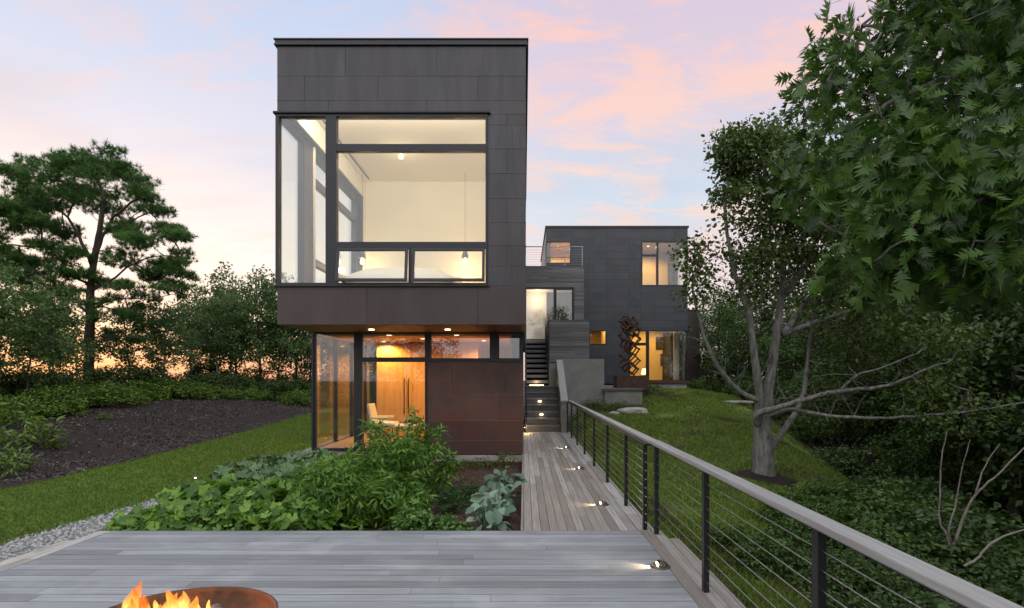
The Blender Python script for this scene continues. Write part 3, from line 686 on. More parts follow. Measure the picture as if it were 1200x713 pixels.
MB().lathe([(0, .46), (.32, .46), (.33, .44), (.32, .42), (0, .42)], (tx, 13.3, .12), 32).build('table_top', WHT, t)
MB().lathe([(.03, .42), (.03, .03), (.22, .015), (.22, 0)], (tx, 13.3, .12), 20).build('pedestal', BLACK, t)
def downlight(x, y, z, e, col=(1, .60, .22), root=hs, label=None):
    MB().lathe([(0, 0), (.04, 0), (.05, -.006), (.05, .01)], (x, y, z-.002), 16).build('recessed_light', EMR, root, True)
    light('SPOT', 'recessed_lamp', (x, y, z-.02), e*1.3, col, root, shadow_soft_size=.05, spot_size=math.radians(165), spot_blend=.5)
for (x, y, e) in ((-3.6, 14.6, 130), (-3.9, 16.6, 120), (-2.4, 13.5, 100), (-1.0, 14.2, 90)): downlight(x, y, 2.6, e)  # the rear left one is added to brighten the dark back wall
# ================================================================== STAIRS AND ENTRANCE
t = thing('staircase', (.6, 17.7, 0), 'lower flight of grey stairs with two lit risers rising from the walkway', 'staircase')
sx0, sx1 = .02, 1.14
for k in range(7):
    y = 17.72+k*.27; z = (k+1)*.2
    MB().box(sx0+.01, sx1-.01, y+.012, y+.03, z-.2+.003, z-.035).build('riser', RISER, t)
    MB().box(sx0, sx1, y-.02, y+.28, z-.034, z).build('tread', TREAD, t)
MB().box(sx0, sx1, 17.72+7*.27-.02, 20.4, 1.36, 1.398).build('landing', TREAD, t)
MB().prism([(17.78, -.3), (17.78, .05), (19.66, 1.33), (20.4, 1.33), (20.4, -.3)], 'x', sx0+.02, sx1-.02).build('stringer', SUB, t, fixn=True)
for k, px in ((2, 634.5), (4, 632.5)):
    y = 17.72+k*.27; z = k*.2+.1; xx = wx(px, y)
    o = MB().box(xx-.075, xx+.075, y-.0, y+.011, z-.035, z+.035).build('step_light', BRONZE, t)
    MB().box(xx-.055, xx+.055, y-.006, y-.001, z-.02, z+.022).build('lamp', EMS, o)
    light('POINT', 'step_lamp', (xx, y-.06, z-.0), .5, (1, .7, .35), t, shadow_soft_size=.03)
t = thing('upper_staircase', (.5, 20.5, 1.4), 'upper flight of open dark treads climbing to the glass entrance door', 'staircase')
for k in range(9):
    y = 20.35+k*.27; z = 1.4+(k+1)*.195
    MB().box(.03, .88, y, y+.29, z-.105, z).build('tread', TREAD, t)
MB().box(.03, 1.0, 22.7, 23.0, 3.1, 3.16).build('landing', TREAD, t)
MB().prism([(20.45, 1.2), (20.45, 1.35), (22.8, 3.0), (22.8, 1.2)], 'x', .05, .86).build('dark_back', SUB, t, fixn=True)
light('POINT', 'stair_lamp', (.45, 20.2, 1.52), 2.5, (1, .66, .32), t, shadow_soft_size=.05)
m = MB().box(.2, .7, 20.30, 20.325, 1.405, 1.43).build('strip_light', EMS, t)
def handrail(x, y0, zz0, y1, zz1, label, n=4):
    t = thing('handrail', (x, y0, zz0), label, 'handrail')
    MB().tube([(x, y0, zz0+.92), (x, y1, zz1+.92), (x, y1+.25, zz1+.92)], .02, 8).build('top_rail', BLACK, t, True)
    for i in range(n):
        f = i/(n-1); MB().box(x-.018, x+.018, y0+(y1-y0)*f-.018, y0+(y1-y0)*f+.018, zz0+(zz1-zz0)*f-.02, zz0+(zz1-zz0)*f+.91).build('post', BLACK, t)
handrail(.07, 17.5, 0.02, 20.0, 1.42, 'slim black handrail against the house wall on the lower stairs')
handrail(.06, 20.45, 1.45, 22.7, 3.12, 'slim black handrail against the house wall on the upper stairs')
handrail(.86, 20.45, 1.45, 22.7, 3.12, 'slim black handrail beside the wood clad parapet')
def planks(w, m, u0, u1, a, b, h=.085, t=.02):
    z = a; 
    while z < b-.01:
        u = u0; e = min(z+h-.004, b)
        while u < u1-.01:
            L = random.uniform(.8, 2.6); v = min(u+L, u1)
            if u1-v < .3: v = u1
            w.box(m, u, v-.002, z, e, -t, -.001); u = v
        z += h
t = thing('stair_parapet', (1.24, 17.6, 0), 'sloping concrete side wall with a pale grey cap beside the lower stairs', 'wall')
MB().prism([(17.58, -.3), (17.58, .93), (20.0, 2.26), (20.0, -.3)], 'x', 1.16, 1.34).build('wall', CONC, t, fixn=True)
MB().prism([(17.55, .932), (17.55, .975), (20.0, 2.32), (20.0, 2.275)], 'x', 1.14, 1.36).build('cap', RAILW, t, fixn=True)
m = MB(); 
for i in range(5):
    MB
m.prism([(17.6, -.2), (17.6, .90), (20.0, 2.22), (20.0, -.2)], 'x', 1.141, 1.158).build('side_boards', TREAD, t, fixn=True)
t = thing('concrete_wall', (2.1, 20.1, .6), 'tall pale board formed concrete retaining wall right of the stairs', 'wall')
MB().box(1.345, wx(708, 20), 20.0, 20.25, -.2, wz(421, 20)).build('wall', CONC, t)
m = MB(); m.box(.9, wx(708, 20), 20.26, 23.9, -.2, 2.2)
m.build('fill', CONC, t)
t = thing('planter_wall', (3.5, 20.1, .4), 'low concrete planter wall with a dark stone cap under the sculpture', 'wall')
MB().box(wx(708, 20)+.004, wx(752, 20), 19.9, 20.1, .2, wz(458, 20)).build('wall', CONC, t)
m = MB(); m.box(wx(705.5, 20), wx(753.5, 20), 19.85, 20.15, wz(457.9, 20), wz(455.3, 20)); m.box(wx(708, 20)+.004, wx(752, 20), 20.15, 23.9, .2, 1.30); m.build('cap', SIDING, t)
# grey timber block with the entrance
YE = 22.9; ex1 = wx(684, YE)
t = thing('entrance_block', (1.2, 24, 3), 'weathered grey wood clad entrance block with a glass door at the top of the stairs', 'building')
EX = lambda px: wx(px, YE); EZ = lambda py: wz(py, YE)
m = MB(); we = W('f', YE)
planks(we, m, .04, ex1, EZ(337), EZ(313)); planks(we, m, EX(673), ex1, EZ(400), EZ(337)); planks(W('r', ex1), m, YE, 24.0, 2.5, EZ(313))
m.build('wall', SIDING, t)
MB().box(.045, ex1-.01, YE+.002, 27, EZ(337.5), EZ(313.6)).build('roof', SUB, t)
MB().box(.0, ex1+.03, YE-.03, 27, EZ(313), EZ(312)).build('parapet_cap', SIDING, t)
m = MB(); m.box(EX(673)+.01, ex1-.005, YE+.002, YE+.2, 2.4, EZ(337.4)); m.box(.045, ex1, YE, 24.0, 2.4, 3.14); m.build('base', SUB, t)
window(we, t, .05, EX(650), EZ(399), EZ(337.6), .045, d0=.0, d1=.1, name='glass_door', glass=GLASSR)
window(we, t, EX(650)+.003, EX(672.5), EZ(400), EZ(337.6), .075, d0=.0, d1=.1, glass=GLASSR)
m = MB(); m.box(.06, .95, YE+1.0, YE+1.06, 3.15, 5.3); m.box(.05, ex1-.02, YE+.2, 27, 5.28, 5.3); m.box(.05, 2.35, 26.5, 26.6, 3.15, 4.1); m.box(2.3, 2.34, YE+.2, 26.5, 3.15, 5.3)
m.build('interior_wall', PLASTER, t)
window(W('f', 26.7), t, .95, 2.35, 4.1, 5.3, .05)
MB().box(.05, ex1-.02, YE+.12, 26.7, 3.13, 3.148).build('floor', OAKF, t)
light('POINT', 'entry_lamp', (.55, YE+.55, 4.9), 16, (1, .72, .46), t, shadow_soft_size=.1)
# parapet volume right of the upper stairs
t = thing('timber_parapet', (1.6, 20.8, 2.2), 'boxy grey plank parapet between the upper stairs and the dark rear house', 'wall')
m = MB(); qx0, qx1 = wx(644, 20.6), wx(690, 20.6)
planks(W('f', 20.6), m, qx0, qx1, 2.25, wz(376, 20.6)); planks(W('l', qx0+.0), m, 20.6, 22.85, 1.4, wz(376, 20.6)); planks(W('r', qx1), m, 20.6, 23.9, 2.25, wz(376, 20.6))
m.build('wall', SIDING, t)
MB().box(qx0+.003, qx1-.003, 20.603, 22.85, 1.3, wz(376, 20.6)-.01).build('core', SUB, t)
MB().box(qx0-.03, qx1+.02, 20.57, 22.86, wz(376, 20.6)-.005, wz(376, 20.6)+.03).build('cap', SIDING, t)
# roof terrace rail
t = thing('roof_railing', (1.2, YE, EZ(313)), 'thin metal railing round the roof terrace above the entrance', 'railing')
zr0, zr1 = EZ(312), EZ(289)
GREYM = M('grey_galvanised_metal', (.25, .26, .28), .4, .7)
for x in (.06, EX(640), EX(662), ex1-.05): MB().box(x-.015, x+.015, YE+.1, YE+.13, zr0, zr1).build('post', GREYM, t)
MB().box(.0, ex1, YE+.085, YE+.145, zr1, zr1+.03).build('top_rail', GREYM, t)
for k in range(7): MB().tube([(.0, YE+.115, zr0+.1+k*.095), (ex1, YE+.115, zr0+.1+k*.095)], .005, 5).build('cable', GREYM, t)
# ================================================================== REAR HOUSE
YR = 24.0; RX = lambda px: wx(px, YR); RZ = lambda py: wz(py, YR)
t = rh = thing('zinc_house', (4, 26, 1.2), 'dark zinc clad cube house with warmly lit corner windows behind the stairs', 'house')
x0, x1 = RX(640), RX(806); zt = RZ(265)
W1 = (RX(640), RX(669), RZ(309), RZ(283)); W2 = (RX(751), x1, RZ(336), RZ(282)); W3 = (RX(690), RX(711), RZ(404.5), RZ(387)); W4 = (RX(737), x1, RZ(447), RZ(387))
def solid_with_holes(w, x0, x1, z0, z1, holes, fn):
    xs = sorted({x0, x1, *[h[0] for h in holes], *[h[1] for h in holes]}); 
    # merge in vertical strips
    for a, b in zip(xs[:-1], xs[1:]):
        hs_ = sorted([(h[2], h[3]) for h in holes if h[0] <= a+1e-6 and h[1] >= b-1e-6]); z = z0
        for (h0, h1) in hs_+[(z1, z1)]:
            if h0 > z+1e-4: fn(a, b, z, h0)
            z = h1
m = MB(); mc = MB(); wr_ = W('f', YR)
c2 = [1.5+.29*i for i in range(30)]
solid_with_holes(wr_, x0, x1, 1.45, zt-.08, [W1, W2, W3, W4], lambda a, b, c, d: (m.box(a, b, YR+.022, YR+.22, c, d), clad(W('f', YR+.02), mc, a, b, c, d, c2, lambda k, a=a: [2.1+1.7*i+.85*(k % 2) for i in range(-2, 4)], .015, .006)))
side = [(26.2, 27.4, RZ(336), RZ(282)), (YR, 25.6, RZ(336), RZ(282)), (YR, 26.0, RZ(447), RZ(387))]
solid_with_holes(None, YR, 31, 1.3, zt-.08, side[1:], lambda a, b, c, d: (m.box(x1-.22, x1-.022, max(a, YR+.23), b, c, d), clad(W('r', x1-.02), mc, a, b, c, d, c2, stag(YR, 1.6, .5), .015, .006)))
solid_with_holes(None, YR, 31, 1.3, zt-.08, [(YR, 25.2, W1[2], W1[3])], lambda a, b, c, d: (m.box(x0+.022, x0+.22, max(a, YR+.23), b, c, d), clad(W('l', x0+.02), mc, a, b, c, d, c2, stag(YR, 1.6, .5), .015, .006)))
m.box(x0+.22, x1-.22, 30.8, 31, 1.3, zt-.1); m.box(x0+.22, x1-.22, YR+.23, 30.8, zt-.35, zt-.15)
m.build('structural_wall', SUB, rh); mc.build('cladding', ZINCB, rh)
m = MB(); m.box(x0-.04, x1+.04, YR-.04, 31.04, zt-.08, zt); m.build('parapet_cap', CAPM, rh)
MB().box(RX(752), x1-.02, YR+.05, 31, .6, RZ(449.5)).build('foundation', CONCL, rh)
MB().box(RX(720), x1+.02, YR-.03, YR+.2, RZ(449.4), RZ(446)).build('sill', RUST, rh)
# floors / walls
m = MB(); m.box(x0+.1, x1-.1, YR+.2, 30.8, RZ(447)-.1, RZ(447)); m.box(x0+.1, x1-.1, YR+.2, 30.8, 4.5, 4.7); m.build('floor', OAKF, rh)
m = MB(); m.box(x0+.1, x1-.1, YR+.2, 30.8, 4.3, 4.4); m.box(x0+.1, x1-.1, YR+.2, 30.8, RZ(281), RZ(281)+.05); m.build('ceiling', WOODP, rh)
YW = M('warm_plaster', (.74, .56, .26), .8)
m = MB(); m.box(x0+.3, x1-.24, 27.4, 27.5, 1.5, 4.3); m.box(RX(722), RX(724), YR+.25, 27.4, 1.5, 4.3)
m.box(RX(712), RX(714), YR+.3, 26, 1.5, 4.3); m.build('interior_wall', YW, rh)
m = MB(); m.box(x0+.3, x1-.24, 26.4, 26.5, 4.7, 7.6); m.box(RX(680), RX(682), YR+.3, 26.4, 4.7, 7.6)
m.build('interior_wall', YW, rh)
window(wr_, rh, *W1[:2], W1[2], W1[3], .04)
window(wr_, rh, W2[0], W2[1]+.0, W2[2], W2[3], .07, bars_u=((RX(770.5), .09),), bars_z=((RZ(299.5), .08, W2[0]+.05, RX(769)),), sides=(1, .35, 1, 1))
window(W('r', x1), rh, YR+.10, 25.6, W2[2], W2[3], .06)
window(wr_, rh, W3[0], W3[1], W3[2], W3[3], .05)
window(wr_, rh, W4[0], W4[1], W4[2], W4[3], .05, bars_u=((RX(759), .13),), bars_z=((RZ(403.5), .12, W4[0]+.05, RX(757)),), sides=(1, .5, 1, 1))
window(W('r', x1), rh, YR+.10, 26.0, W4[2], W4[3], .06)
CURT = M('white_curtain', (.75, .72, .64), .8, transl=.3)
m = MB(); n = 40
cu = [(wx(789, 25.0)+.24*i/n, 24.95+.05*math.sin(i*1.4)) for i in range(n+1)]
m.add([(x, y, z) for (x, y) in cu for z in (1.56, 3.68)], [(2*i, 2*i+2, 2*i+3, 2*i+1) for i in range(n)])
m.build('curtain', CURT, rh, True)
MB().box(wx(796, 24.9), wx(800.5, 24.9), 24.85, 25.0, 1.55, 3.7).build('post', FRAME, rh)
PICM = M('dark_painting', (.03, .025, .022), .5, col2=(.09, .05, .03), scale=6)
def picture(px0, px1, py0, py1, D, label):
    t = thing('picture', (wx(px0, D), D, wz(py1, D)), label, 'picture')
    MB().box(wx(px0, D), wx(px1, D), D, D+.03, wz(py1, D), wz(py0, D)).build('frame', BLACK, t)
    MB().box(wx(px0, D)+.04, wx(px1, D)-.04, D-.006, D-.001, wz(py1, D)+.04, wz(py0, D)-.04).build('canvas', PICM, t)
picture(768.5, 783, 395, 410, 27.36, 'larger dark picture high on the yellow wall of the rear ground floor room')
picture(774, 782.5, 415, 429, 27.36, 'smaller dark picture low on the yellow wall of the rear ground floor room')
def downl(x, y, z, e): downlight(x, y, z, e, (1, .62, .22), rh)
downl(5.6, 25.9, 4.3, 190); downl(5.5, 25.2, RZ(281), 130); downl(3.15, 25.0, 4.3, 22); downl(1.5, 25.2, RZ(281), 190); downl(3.1, 24.7, 4.3, 60)
lx, lz = wx(755.5, 25), wz(433, 25)
t = thing('table_lamp', (lx, 25, 1.55), 'small glowing table lamp behind the rusty sculpture', 'lamp')
MB().lathe([(.08, 0), (.08, .02), (.015, .04), (.015, .32)], (lx, 25, 1.54), 14).build('base', SHADE, t, True)
LSH = M('lit_lamp_shade', (.9, .7, .4), .7, emit=(1, .68, .28), es=3.0)
MB().lathe([(.16, .30), (.10, .55)], (lx, 25, 1.54), 20).build('lamp_shade', LSH, t, True)
light('POINT', 'bulb_light', (lx, 24.9, 2.3), 8, (1, .66, .28), t, shadow_soft_size=.1)
# wing behind on the right
t = thing('garage_wing', (8.5, 31, 1), 'low dark wing of the rear house half hidden by trees', 'building')
m = MB(); clad(W('f', 30), m, 7.0, wx(820, 30), .4, wz(364, 30), [1+.5*i for i in range(9)], stag(7, 1.1, .5)); clad(W('r', wx(820, 30)), m, 30, 34, .4, wz(364, 30), [1+.5*i for i in range(9)], stag(30, 1.1, .5)); m.build('cladding', COPPER, t)
MB().box(7.0, wx(820, 30)-.02, 30.02, 34, .2, wz(364, 30)-.05).build('wall', SUB, t)
MB().box(6.96, wx(820, 30)+.03, 29.96, 34, wz(364, 30)-.05, wz(364, 30)+.03).build('parapet_cap', CAPM, t)
# ------------------------------------------------------------------ sculpture of stacked open cubes
CORT = M('rusted_steel', (.095, .042, .026), .85, col2=(.045, .024, .018), scale=8, bump=.3, bscale=30)
D = 21.6
t = thing('sculpture', (wx(737, D), D, 1.3), 'rusty tower of tilted open cube frames standing by the rear house', 'sculpture')
MB().box(wx(721, D), wx(757, D), D-.45, D+.45, 1.25, wz(440.5, D)).build('plinth', CORT, t)
z = wz(440, D)+.16; cube_y = [(738, 434), (733, 421), (744, 412), (736, 400), (745, 391), (735, 381)]
for i, (px, py) in enumerate([(741, 433), (732, 428), (743, 422), (733, 416), (742, 410), (734, 404), (744, 398), (732, 393), (743, 388), (735, 383), (741, 378), (733, 377)]):
    R = (Matrix.Rotation(math.radians(38+9*math.sin(i*2.1)), 3, 'Y') @ Matrix.Rotation(math.radians(25*i+10), 3, 'Z') @ Matrix.Rotation(math.radians(18*math.sin(i)), 3, 'X'))
    c = P(px, py, D); s_ = .135; b_ = .045; m = MB()
    for ax in range(3):
        for u in (-1, 1):
            for v in (-1, 1):
                p = [0, 0, 0]; p[(ax+1) % 3] = u*s_; p[(ax+2) % 3] = v*s_; q = [b_]*3; q[ax] = 2*s_+b_*1.6
                m.obox(c+R @ Vector(p), q, R)
    m.build('cube_frame', CORT, t)
# ------------------------------------------------------------------ fire bowl
fx, fy, fr, fz = wx(203, 2.93), 2.93, .497, .388
FB = M('corten_bowl_steel', (.13, .048, .025), .8, .1, col2=(.030, .018, .014), scale=5, bump=.35, bscale=25, lo=.36, hi=.62)
t = thing('fire_bowl', (fx, fy, 0), 'round rusty steel fire bowl burning on the near deck', 'fire bowl')
prof = []
for i in range(17): a = PI/2*i/16; prof.append((fr*math.sin(a)*1.0, fz-.30*math.cos(a)))
inner = [(r_*.985, z_+.010) for r_, z_ in prof][::-1]
MB().lathe(prof+[(fr, fz+.012), (fr-.02, fz+.012)]+inner[1:], (fx, fy, 0), 72).build('bowl', FB, t, True)
MB().lathe([(.16, .16), (.22, .0), (.24, .0), (.24, .012), (.2, .16)], (fx, fy, 0), 32).build('foot', FB, t)
ASH = M('charcoal_ash', (.045, .04, .037), .95, col2=(.16, .15, .14), scale=12, bump=1, bscale=30)
m = MB(); n = 24
m.lathe([(0, fz-.13), (.2, fz-.15), (.36, fz-.17), (.44, fz-.16)], (fx, fy, 0), 40).build('ash_bed', ASH, t, True)
n = 150; T = in_ball(n, (fx+.08, fy, fz-.13), (.34, .34, .03)); 
COAL = M('black_coal', (.012, .011, .011), .7, rcol=(.12, .115, .11), rnd=.3, bump=.8, bscale=30)
tag(soup('coals', *ICO, randrot(n, 1), T, .03+.05*RNG.random(n), COAL, t), kind='stuff')
CHAR = M('charred_log', (.03, .024, .02), .9, col2=(.16, .13, .11), scale=12, bump=1, bscale=25, col3=(.35, .33, .31), scale3=9, lo3=.55, hi3=.65)
def log(a, b, r, label):
    A, B = Vector(a), Vector(b); pts = [A.lerp(B, i/7)+Vector([random.uniform(-.008, .008) for _ in range(3)]) for i in range(8)]
    o = MB().tube(pts, [r*random.uniform(.88, 1.08) for _ in pts], 10).build('log', CHAR, None, True)
    return tag(o, label, 'log', 'burning logs in the fire bowl')
log((fx-.28, fy-.12, fz-.07), (fx+.10, fy+.20, fz-.05), .045, 'charred log lying under the tallest flames')
log((fx+.24, fy+.0, fz-.11), (fx+.06, fy+.30, fz-.05), .04, 'ash grey log end at the right edge of the flames')
log((fx-.15, fy+.25, fz-.08), (fx+.25, fy-.1, fz-.03), .045, 'dark log crossing beneath the other logs')
fm = bpy.data.materials.new('flame'); fm.use_nodes = True; nt = fm.node_tree; nt.nodes.clear()
out = nt.nodes.new('ShaderNodeOutputMaterial'); em = nt.nodes.new('ShaderNodeEmission'); tr_ = nt.nodes.new('ShaderNodeBsdfTransparent')
v = coords(nt, (1, 1, 1)); sep = nt.nodes.new('ShaderNodeSeparateXYZ'); nt.links.new(v, sep.inputs[0])
n1 = noise(nt, coords(nt, (1, 1, .35)), 16, 3)
hh = mth(nt, 'ADD', mth(nt, 'MULTIPLY', mth(nt, 'SUBTRACT', sep.outputs[2], fz-.12), 3.2), mth(nt, 'MULTIPLY', mth(nt, 'SUBTRACT', n1, .5), 1.3))
rp = ramp(nt, [(0, (1, .80, .45)), (.35, (1, .55, .14)), (.7, (1, .30, .04)), (1, (.9, .16, .015))]); nt.links.new(hh, rp.inputs[0])
nt.links.new(rp.outputs[0], em.inputs[0])
nt.links.new(mth(nt, 'MAXIMUM', mth(nt, 'SUBTRACT', 3.2, mth(nt, 'MULTIPLY', hh, 2.4)), .9), em.inputs[1])
lw = nt.nodes.new('ShaderNodeLayerWeight'); lw.inputs[0].default_value = .5
al = mth(nt, 'MULTIPLY', mth(nt, 'POWER', mth(nt, 'SUBTRACT', 1.0, lw.outputs['Facing']), 1.7), mth(nt, 'SUBTRACT', 1.55, mth(nt, 'MULTIPLY', hh, .85), True), True)
n4 = noise(nt, coords(nt, (1, 1, .5)), 34, 3)
al = mth(nt, 'MULTIPLY', al, mth(nt, 'ADD', .35, mth(nt, 'MULTIPLY', mth(nt, 'SUBTRACT', n4, .3, True), 2.6), True))
mx = nt.nodes.new('ShaderNodeMixShader'); nt.links.new(al, mx.inputs[0]); nt.links.new(tr_.outputs[0], mx.inputs[1]); nt.links.new(em.outputs[0], mx.inputs[2]); nt.links.new(mx.outputs[0], out.inputs[0])
t = thing('fire', (fx-.1, fy, fz-.1), 'bright orange flames rising from the left half of the fire bowl', 'fire')
ORG[t.name] = Vector((0, 0, 0)); t.location = (0, 0, 0)
def flame(x, y, h, r, lean):
    m = MB(); n = 20; k = 14; vs = []; ph = random.random()*6
    for i in range(n+1):
        f = i/n; rr = r*1.35*(1-f)**.62*(.6+1.2*f*(1-f))*(1+.25*math.sin(f*9+ph))
        cxx = x+lean*f*f+.012*math.sin(f*7+ph)*f; cyy = y+.02*math.sin(f*5+ph*2)*f
        for j in range(k):
            a = 2*PI*j/k; q = 1+.28*math.sin(a*3+ph+f*4); vs.append((cxx+rr*q*math.cos(a), cyy+rr*q*.6*math.sin(a), fz-.13+h*f))
    fs = [(i*k+j, i*k+(j+1) % k, (i+1)*k+(j+1) % k, (i+1)*k+j) for i in range(n) for j in range(k)]
    m.add(vs, fs).build('flame', fm, t, True)
for (px, tip, r, lean, D) in ((152, 689, .05, -.02, 2.95), (160, 681, .05, .02, 3.05), (168, 697, .06, .0, 2.9), (182, 704, .05, -.03, 3.1), (196, 691, .05, -.05, 3.0), (206, 694, .055, .02, 3.1), (215, 692, .05, .04, 3.15), (226, 700, .045, .02, 3.05), (236, 706, .04, .03, 3.1), (148, 702, .05, -.04, 2.85), (190, 708, .07, 0, 2.85), (246, 704, .03, .02, 3.15)):
    flame(wx(px, D)-lean, D, wz(tip, D)-(fz-.13), r*1.15, lean)
    flame(wx(px, D)-lean*.6, D-.03, (wz(tip, D)-(fz-.13))*.72, r*.9, lean*.8)
light('POINT', 'fire_light', (fx-.1, fy, fz+.16), 16, (1, .48, .16), None, shadow_soft_size=.12)
# ================================================================== VEGETATION
def finish(tr, root, bark, name='trunk'): return tr.mb.build(name, bark, root, True)
def px_clumps(spec):
    out = []
    for (px, py, rx, ry, D, rd, n) in spec:
        for _ in range(n):
            d = norm(RNG.normal(size=3))*RNG.random()**.4
            q = P(px+d[0]*rx, py+d[1]*ry, D+d[2]*rd); out.append(np.array(q))
    return out
def foliage(name, clumps, per, cr, size, tmpl, mat, root, flat=.75, **kw):
    C = np.concatenate([in_ball(per, c, (cr, cr, cr*flat)) for c in clumps]); 
    ctr = np.repeat(np.array(clumps), per, 0)
    return leaves(name, C, size, tmpl, mat, root, centre=ctr, **kw)
# --- foreground oak, its trunk stands outside the picture on the right
t = thing('oak_tree', (7.2, 4.9, hz(7.2, 4.9)), 'nearest oak whose deeply lobed leaves hang into the upper right corner', 'tree')
tr = Tree(); b = Vector((7.2, 4.9, hz(7.2, 4.9)-.1))
tr.limb([b, b+Vector((-.05, 0, 1.5)), b+Vector((.1, .1, 3.5)), b+Vector((-.1, .1, 5.5)), b+Vector((0, 0, 8.0))], .24, .07, n=14)
tr.limb([b+Vector((0, .05, 4.6)), P(1330, 60, 4.9), P(1200, 62, 4.6), P(1120, 85, 4.4), P(1040, 125, 4.3), P(985, 150, 4.3)], .07, .010, .015)
tr.limb([b+Vector((0, .05, 5.4)), P(1320, -80, 4.9), P(1180, -70, 4.8), P(1080, -20, 4.8), P(1010, 30, 4.7)], .06, .010, .015)
tr.limb([b+Vector((0, .05, 3.6)), P(1330, 190, 4.6), P(1200, 210, 4.3), P(1100, 215, 4.1), P(1010, 235, 4.0)], .055, .009, .015)
tr.limb([b+Vector((0, .1, 4.0)), P(1300, 250, 5.6), P(1150, 290, 5.4), P(1050, 300, 5.2), P(960, 260, 5.2)], .05, .009, .015)
cl = []
def lb(y): return float(np.interp(y, [-80, 0, 30, 60, 90, 120, 150, 200, 250, 300, 340], [1010, 1020, 985, 945, 930, 918, 908, 905, 915, 935, 1040]))
for i in range(285):
    py = random.uniform(-70, 335); l = lb(py)+20; px = l+(1260-l)*random.random()**.85
    if py > 300 and random.random() < .5: continue
    cl.append(np.array(P(px, py, random.uniform(3.9, 6.4))))
for i in range(70):
    py = random.uniform(170, 330); px = random.uniform(1010, 1240); cl.append(np.array(P(px, py, random.uniform(3.1, 4.0))))
tr.twigs(cl, .0045, rmax=.03); tr.sprout(60, .2, .5, .004, .005); finish(tr, t, BARK)
foliage('crown', cl, 26, .28, .130, LEAF_O, L_OAK, t, flat=.8, up=.35, droop=.9, jitter=.45)
dc = [np.array(P(*q)) for q in ((1137, 322, 3.6), (1050, 205, 3.9), (965, 205, 4.6), (1180, 250, 3.7), (1020, 300, 4.1))]
for q_ in dc:
    for _ in range(3): leaves('dry_leaf', in_ball(1, q_, (.1, .1, .1)), .13, LEAF_O, L_DRY, t, droop=1.2)
# --- the grey trunked oak on the slope
bx_, by_ = wx(895, 12), 12.0; bz_ = hz(bx_, by_)
t = thing('oak_tree', (bx_, by_, bz_), 'grey forked oak standing on the slope beyond the cable railing', 'tree')
tr = Tree(); D = 12.0
def Q(*a): return [P(x, y, d) for x, y, d in a]
tr.limb([Vector((bx_, by_, bz_-.25))]+Q((895.5, 577, 12), (895, 562, 12), (894, 530, 12), (893, 505, 12), (893, 485, 12)), .36, .13, .006, 16)
tr.limb(Q((895, 545, 12), (895, 515, 12), (898, 480, 12), (903, 440, 12.1), (909, 400, 12.1), (915, 350, 12.2), (920, 300, 12.2), (926, 240, 12.3), (930, 185, 12.3)), .155, .03, .01, 12)
tr.limb(Q((893, 548, 12), (892, 515, 12), (890, 470, 11.9), (885, 420, 11.8), (879, 375, 11.7), (868, 342, 11.6), (856, 300, 11.5), (850, 245, 11.5), (858, 190, 11.5)), .12, .02, .012, 10)
tr.limb(Q((917, 392, 12.1), (956, 378, 12.0), (1000, 363, 11.8), (1050, 348, 11.6)), .07, .02, .012)
tr.limb(Q((917, 392, 12.1), (936, 366, 12.4), (964, 330, 12.7), (990, 290, 12.9), (1005, 230, 13)), .075, .02, .012)
tr.limb(Q((920, 345, 12.2), (936, 322, 12.1), (950, 300, 12), (965, 250, 11.9), (975, 200, 11.8)), .07, .02, .012)
tr.limb(Q((893, 505, 12), (886, 487, 11.8), (905, 480, 11.6), (934, 471, 11.4), (982, 459, 11.1), (1031, 454, 10.9), (1058, 445, 10.7), (1100, 427, 10.5)), .085, .018, .010)
tr.limb(Q((898, 490, 12), (925, 480, 11.7), (961, 486, 11.3), (1015, 490, 10.9), (1074, 488, 10.6), (1140, 482, 10.3), (1200, 472, 10.1)), .05, .014, .010)
tr.limb(Q((894, 545, 12), (906, 522, 12.1), (930, 487, 12.2), (942, 459, 12.4), (948, 410, 12.6), (955, 362, 12.7), (975, 320, 12.8)), .085, .02, .010)
tr.limb(Q((889, 470, 11.9), (867, 459, 11.8), (853, 445, 11.7), (840, 427, 11.6), (828, 402, 11.6), (817, 365, 11.6), (812, 335, 11.6), (820, 310, 11.6)), .06, .016, .008)
tr.limb(Q((985, 458, 11.1), (1005, 440, 10.9), (1030, 432, 10.7), (1075, 415, 10.4)), .03, .01, .01)
cl = px_clumps([(908, 190, 62, 52, 12, 1.6, 84), (866, 225, 28, 58, 11.5, .9, 34), (860, 170, 20, 18, 11.5, .5, 8), (940, 255, 66, 60, 12.2, 1.7, 80), (990, 240, 60, 110, 12.5, 1.8, 90), (885, 300, 45, 30, 11.6, .8, 24), (955, 330, 45, 35, 12.6, 1.0, 26),
                (818, 312, 20, 30, 11.6, .35, 13), (815, 350, 18, 14, 11.6, .3, 4), (885, 338, 20, 10, 11.8, .5, 5), (1040, 340, 60, 60, 12, 1.6, 50), (1000, 400, 65, 42, 12.9, 1.4, 40), (1090, 400, 60, 45, 11, 1.4, 24),
                (950, 470, 35, 30, 12.8, .7, 9), (1120, 470, 60, 30, 10.6, .9, 14), (850, 175, 18, 25, 11.5, .5, 7), (885, 160, 25, 18, 11.7, .6, 7)])
tr.twigs(cl, .008, rmax=.035); tr.sprout(160, .25, .8, .008, .018, .3); finish(tr, t, BARK)
foliage('crown', cl, 64, .38, .088, LEAF_M, L_OAK2, t, flat=.75, up=.5, droop=.3)
k = 22; ux = np.linspace(0, 1, 10); ua = np.linspace(0, 2*PI, k)
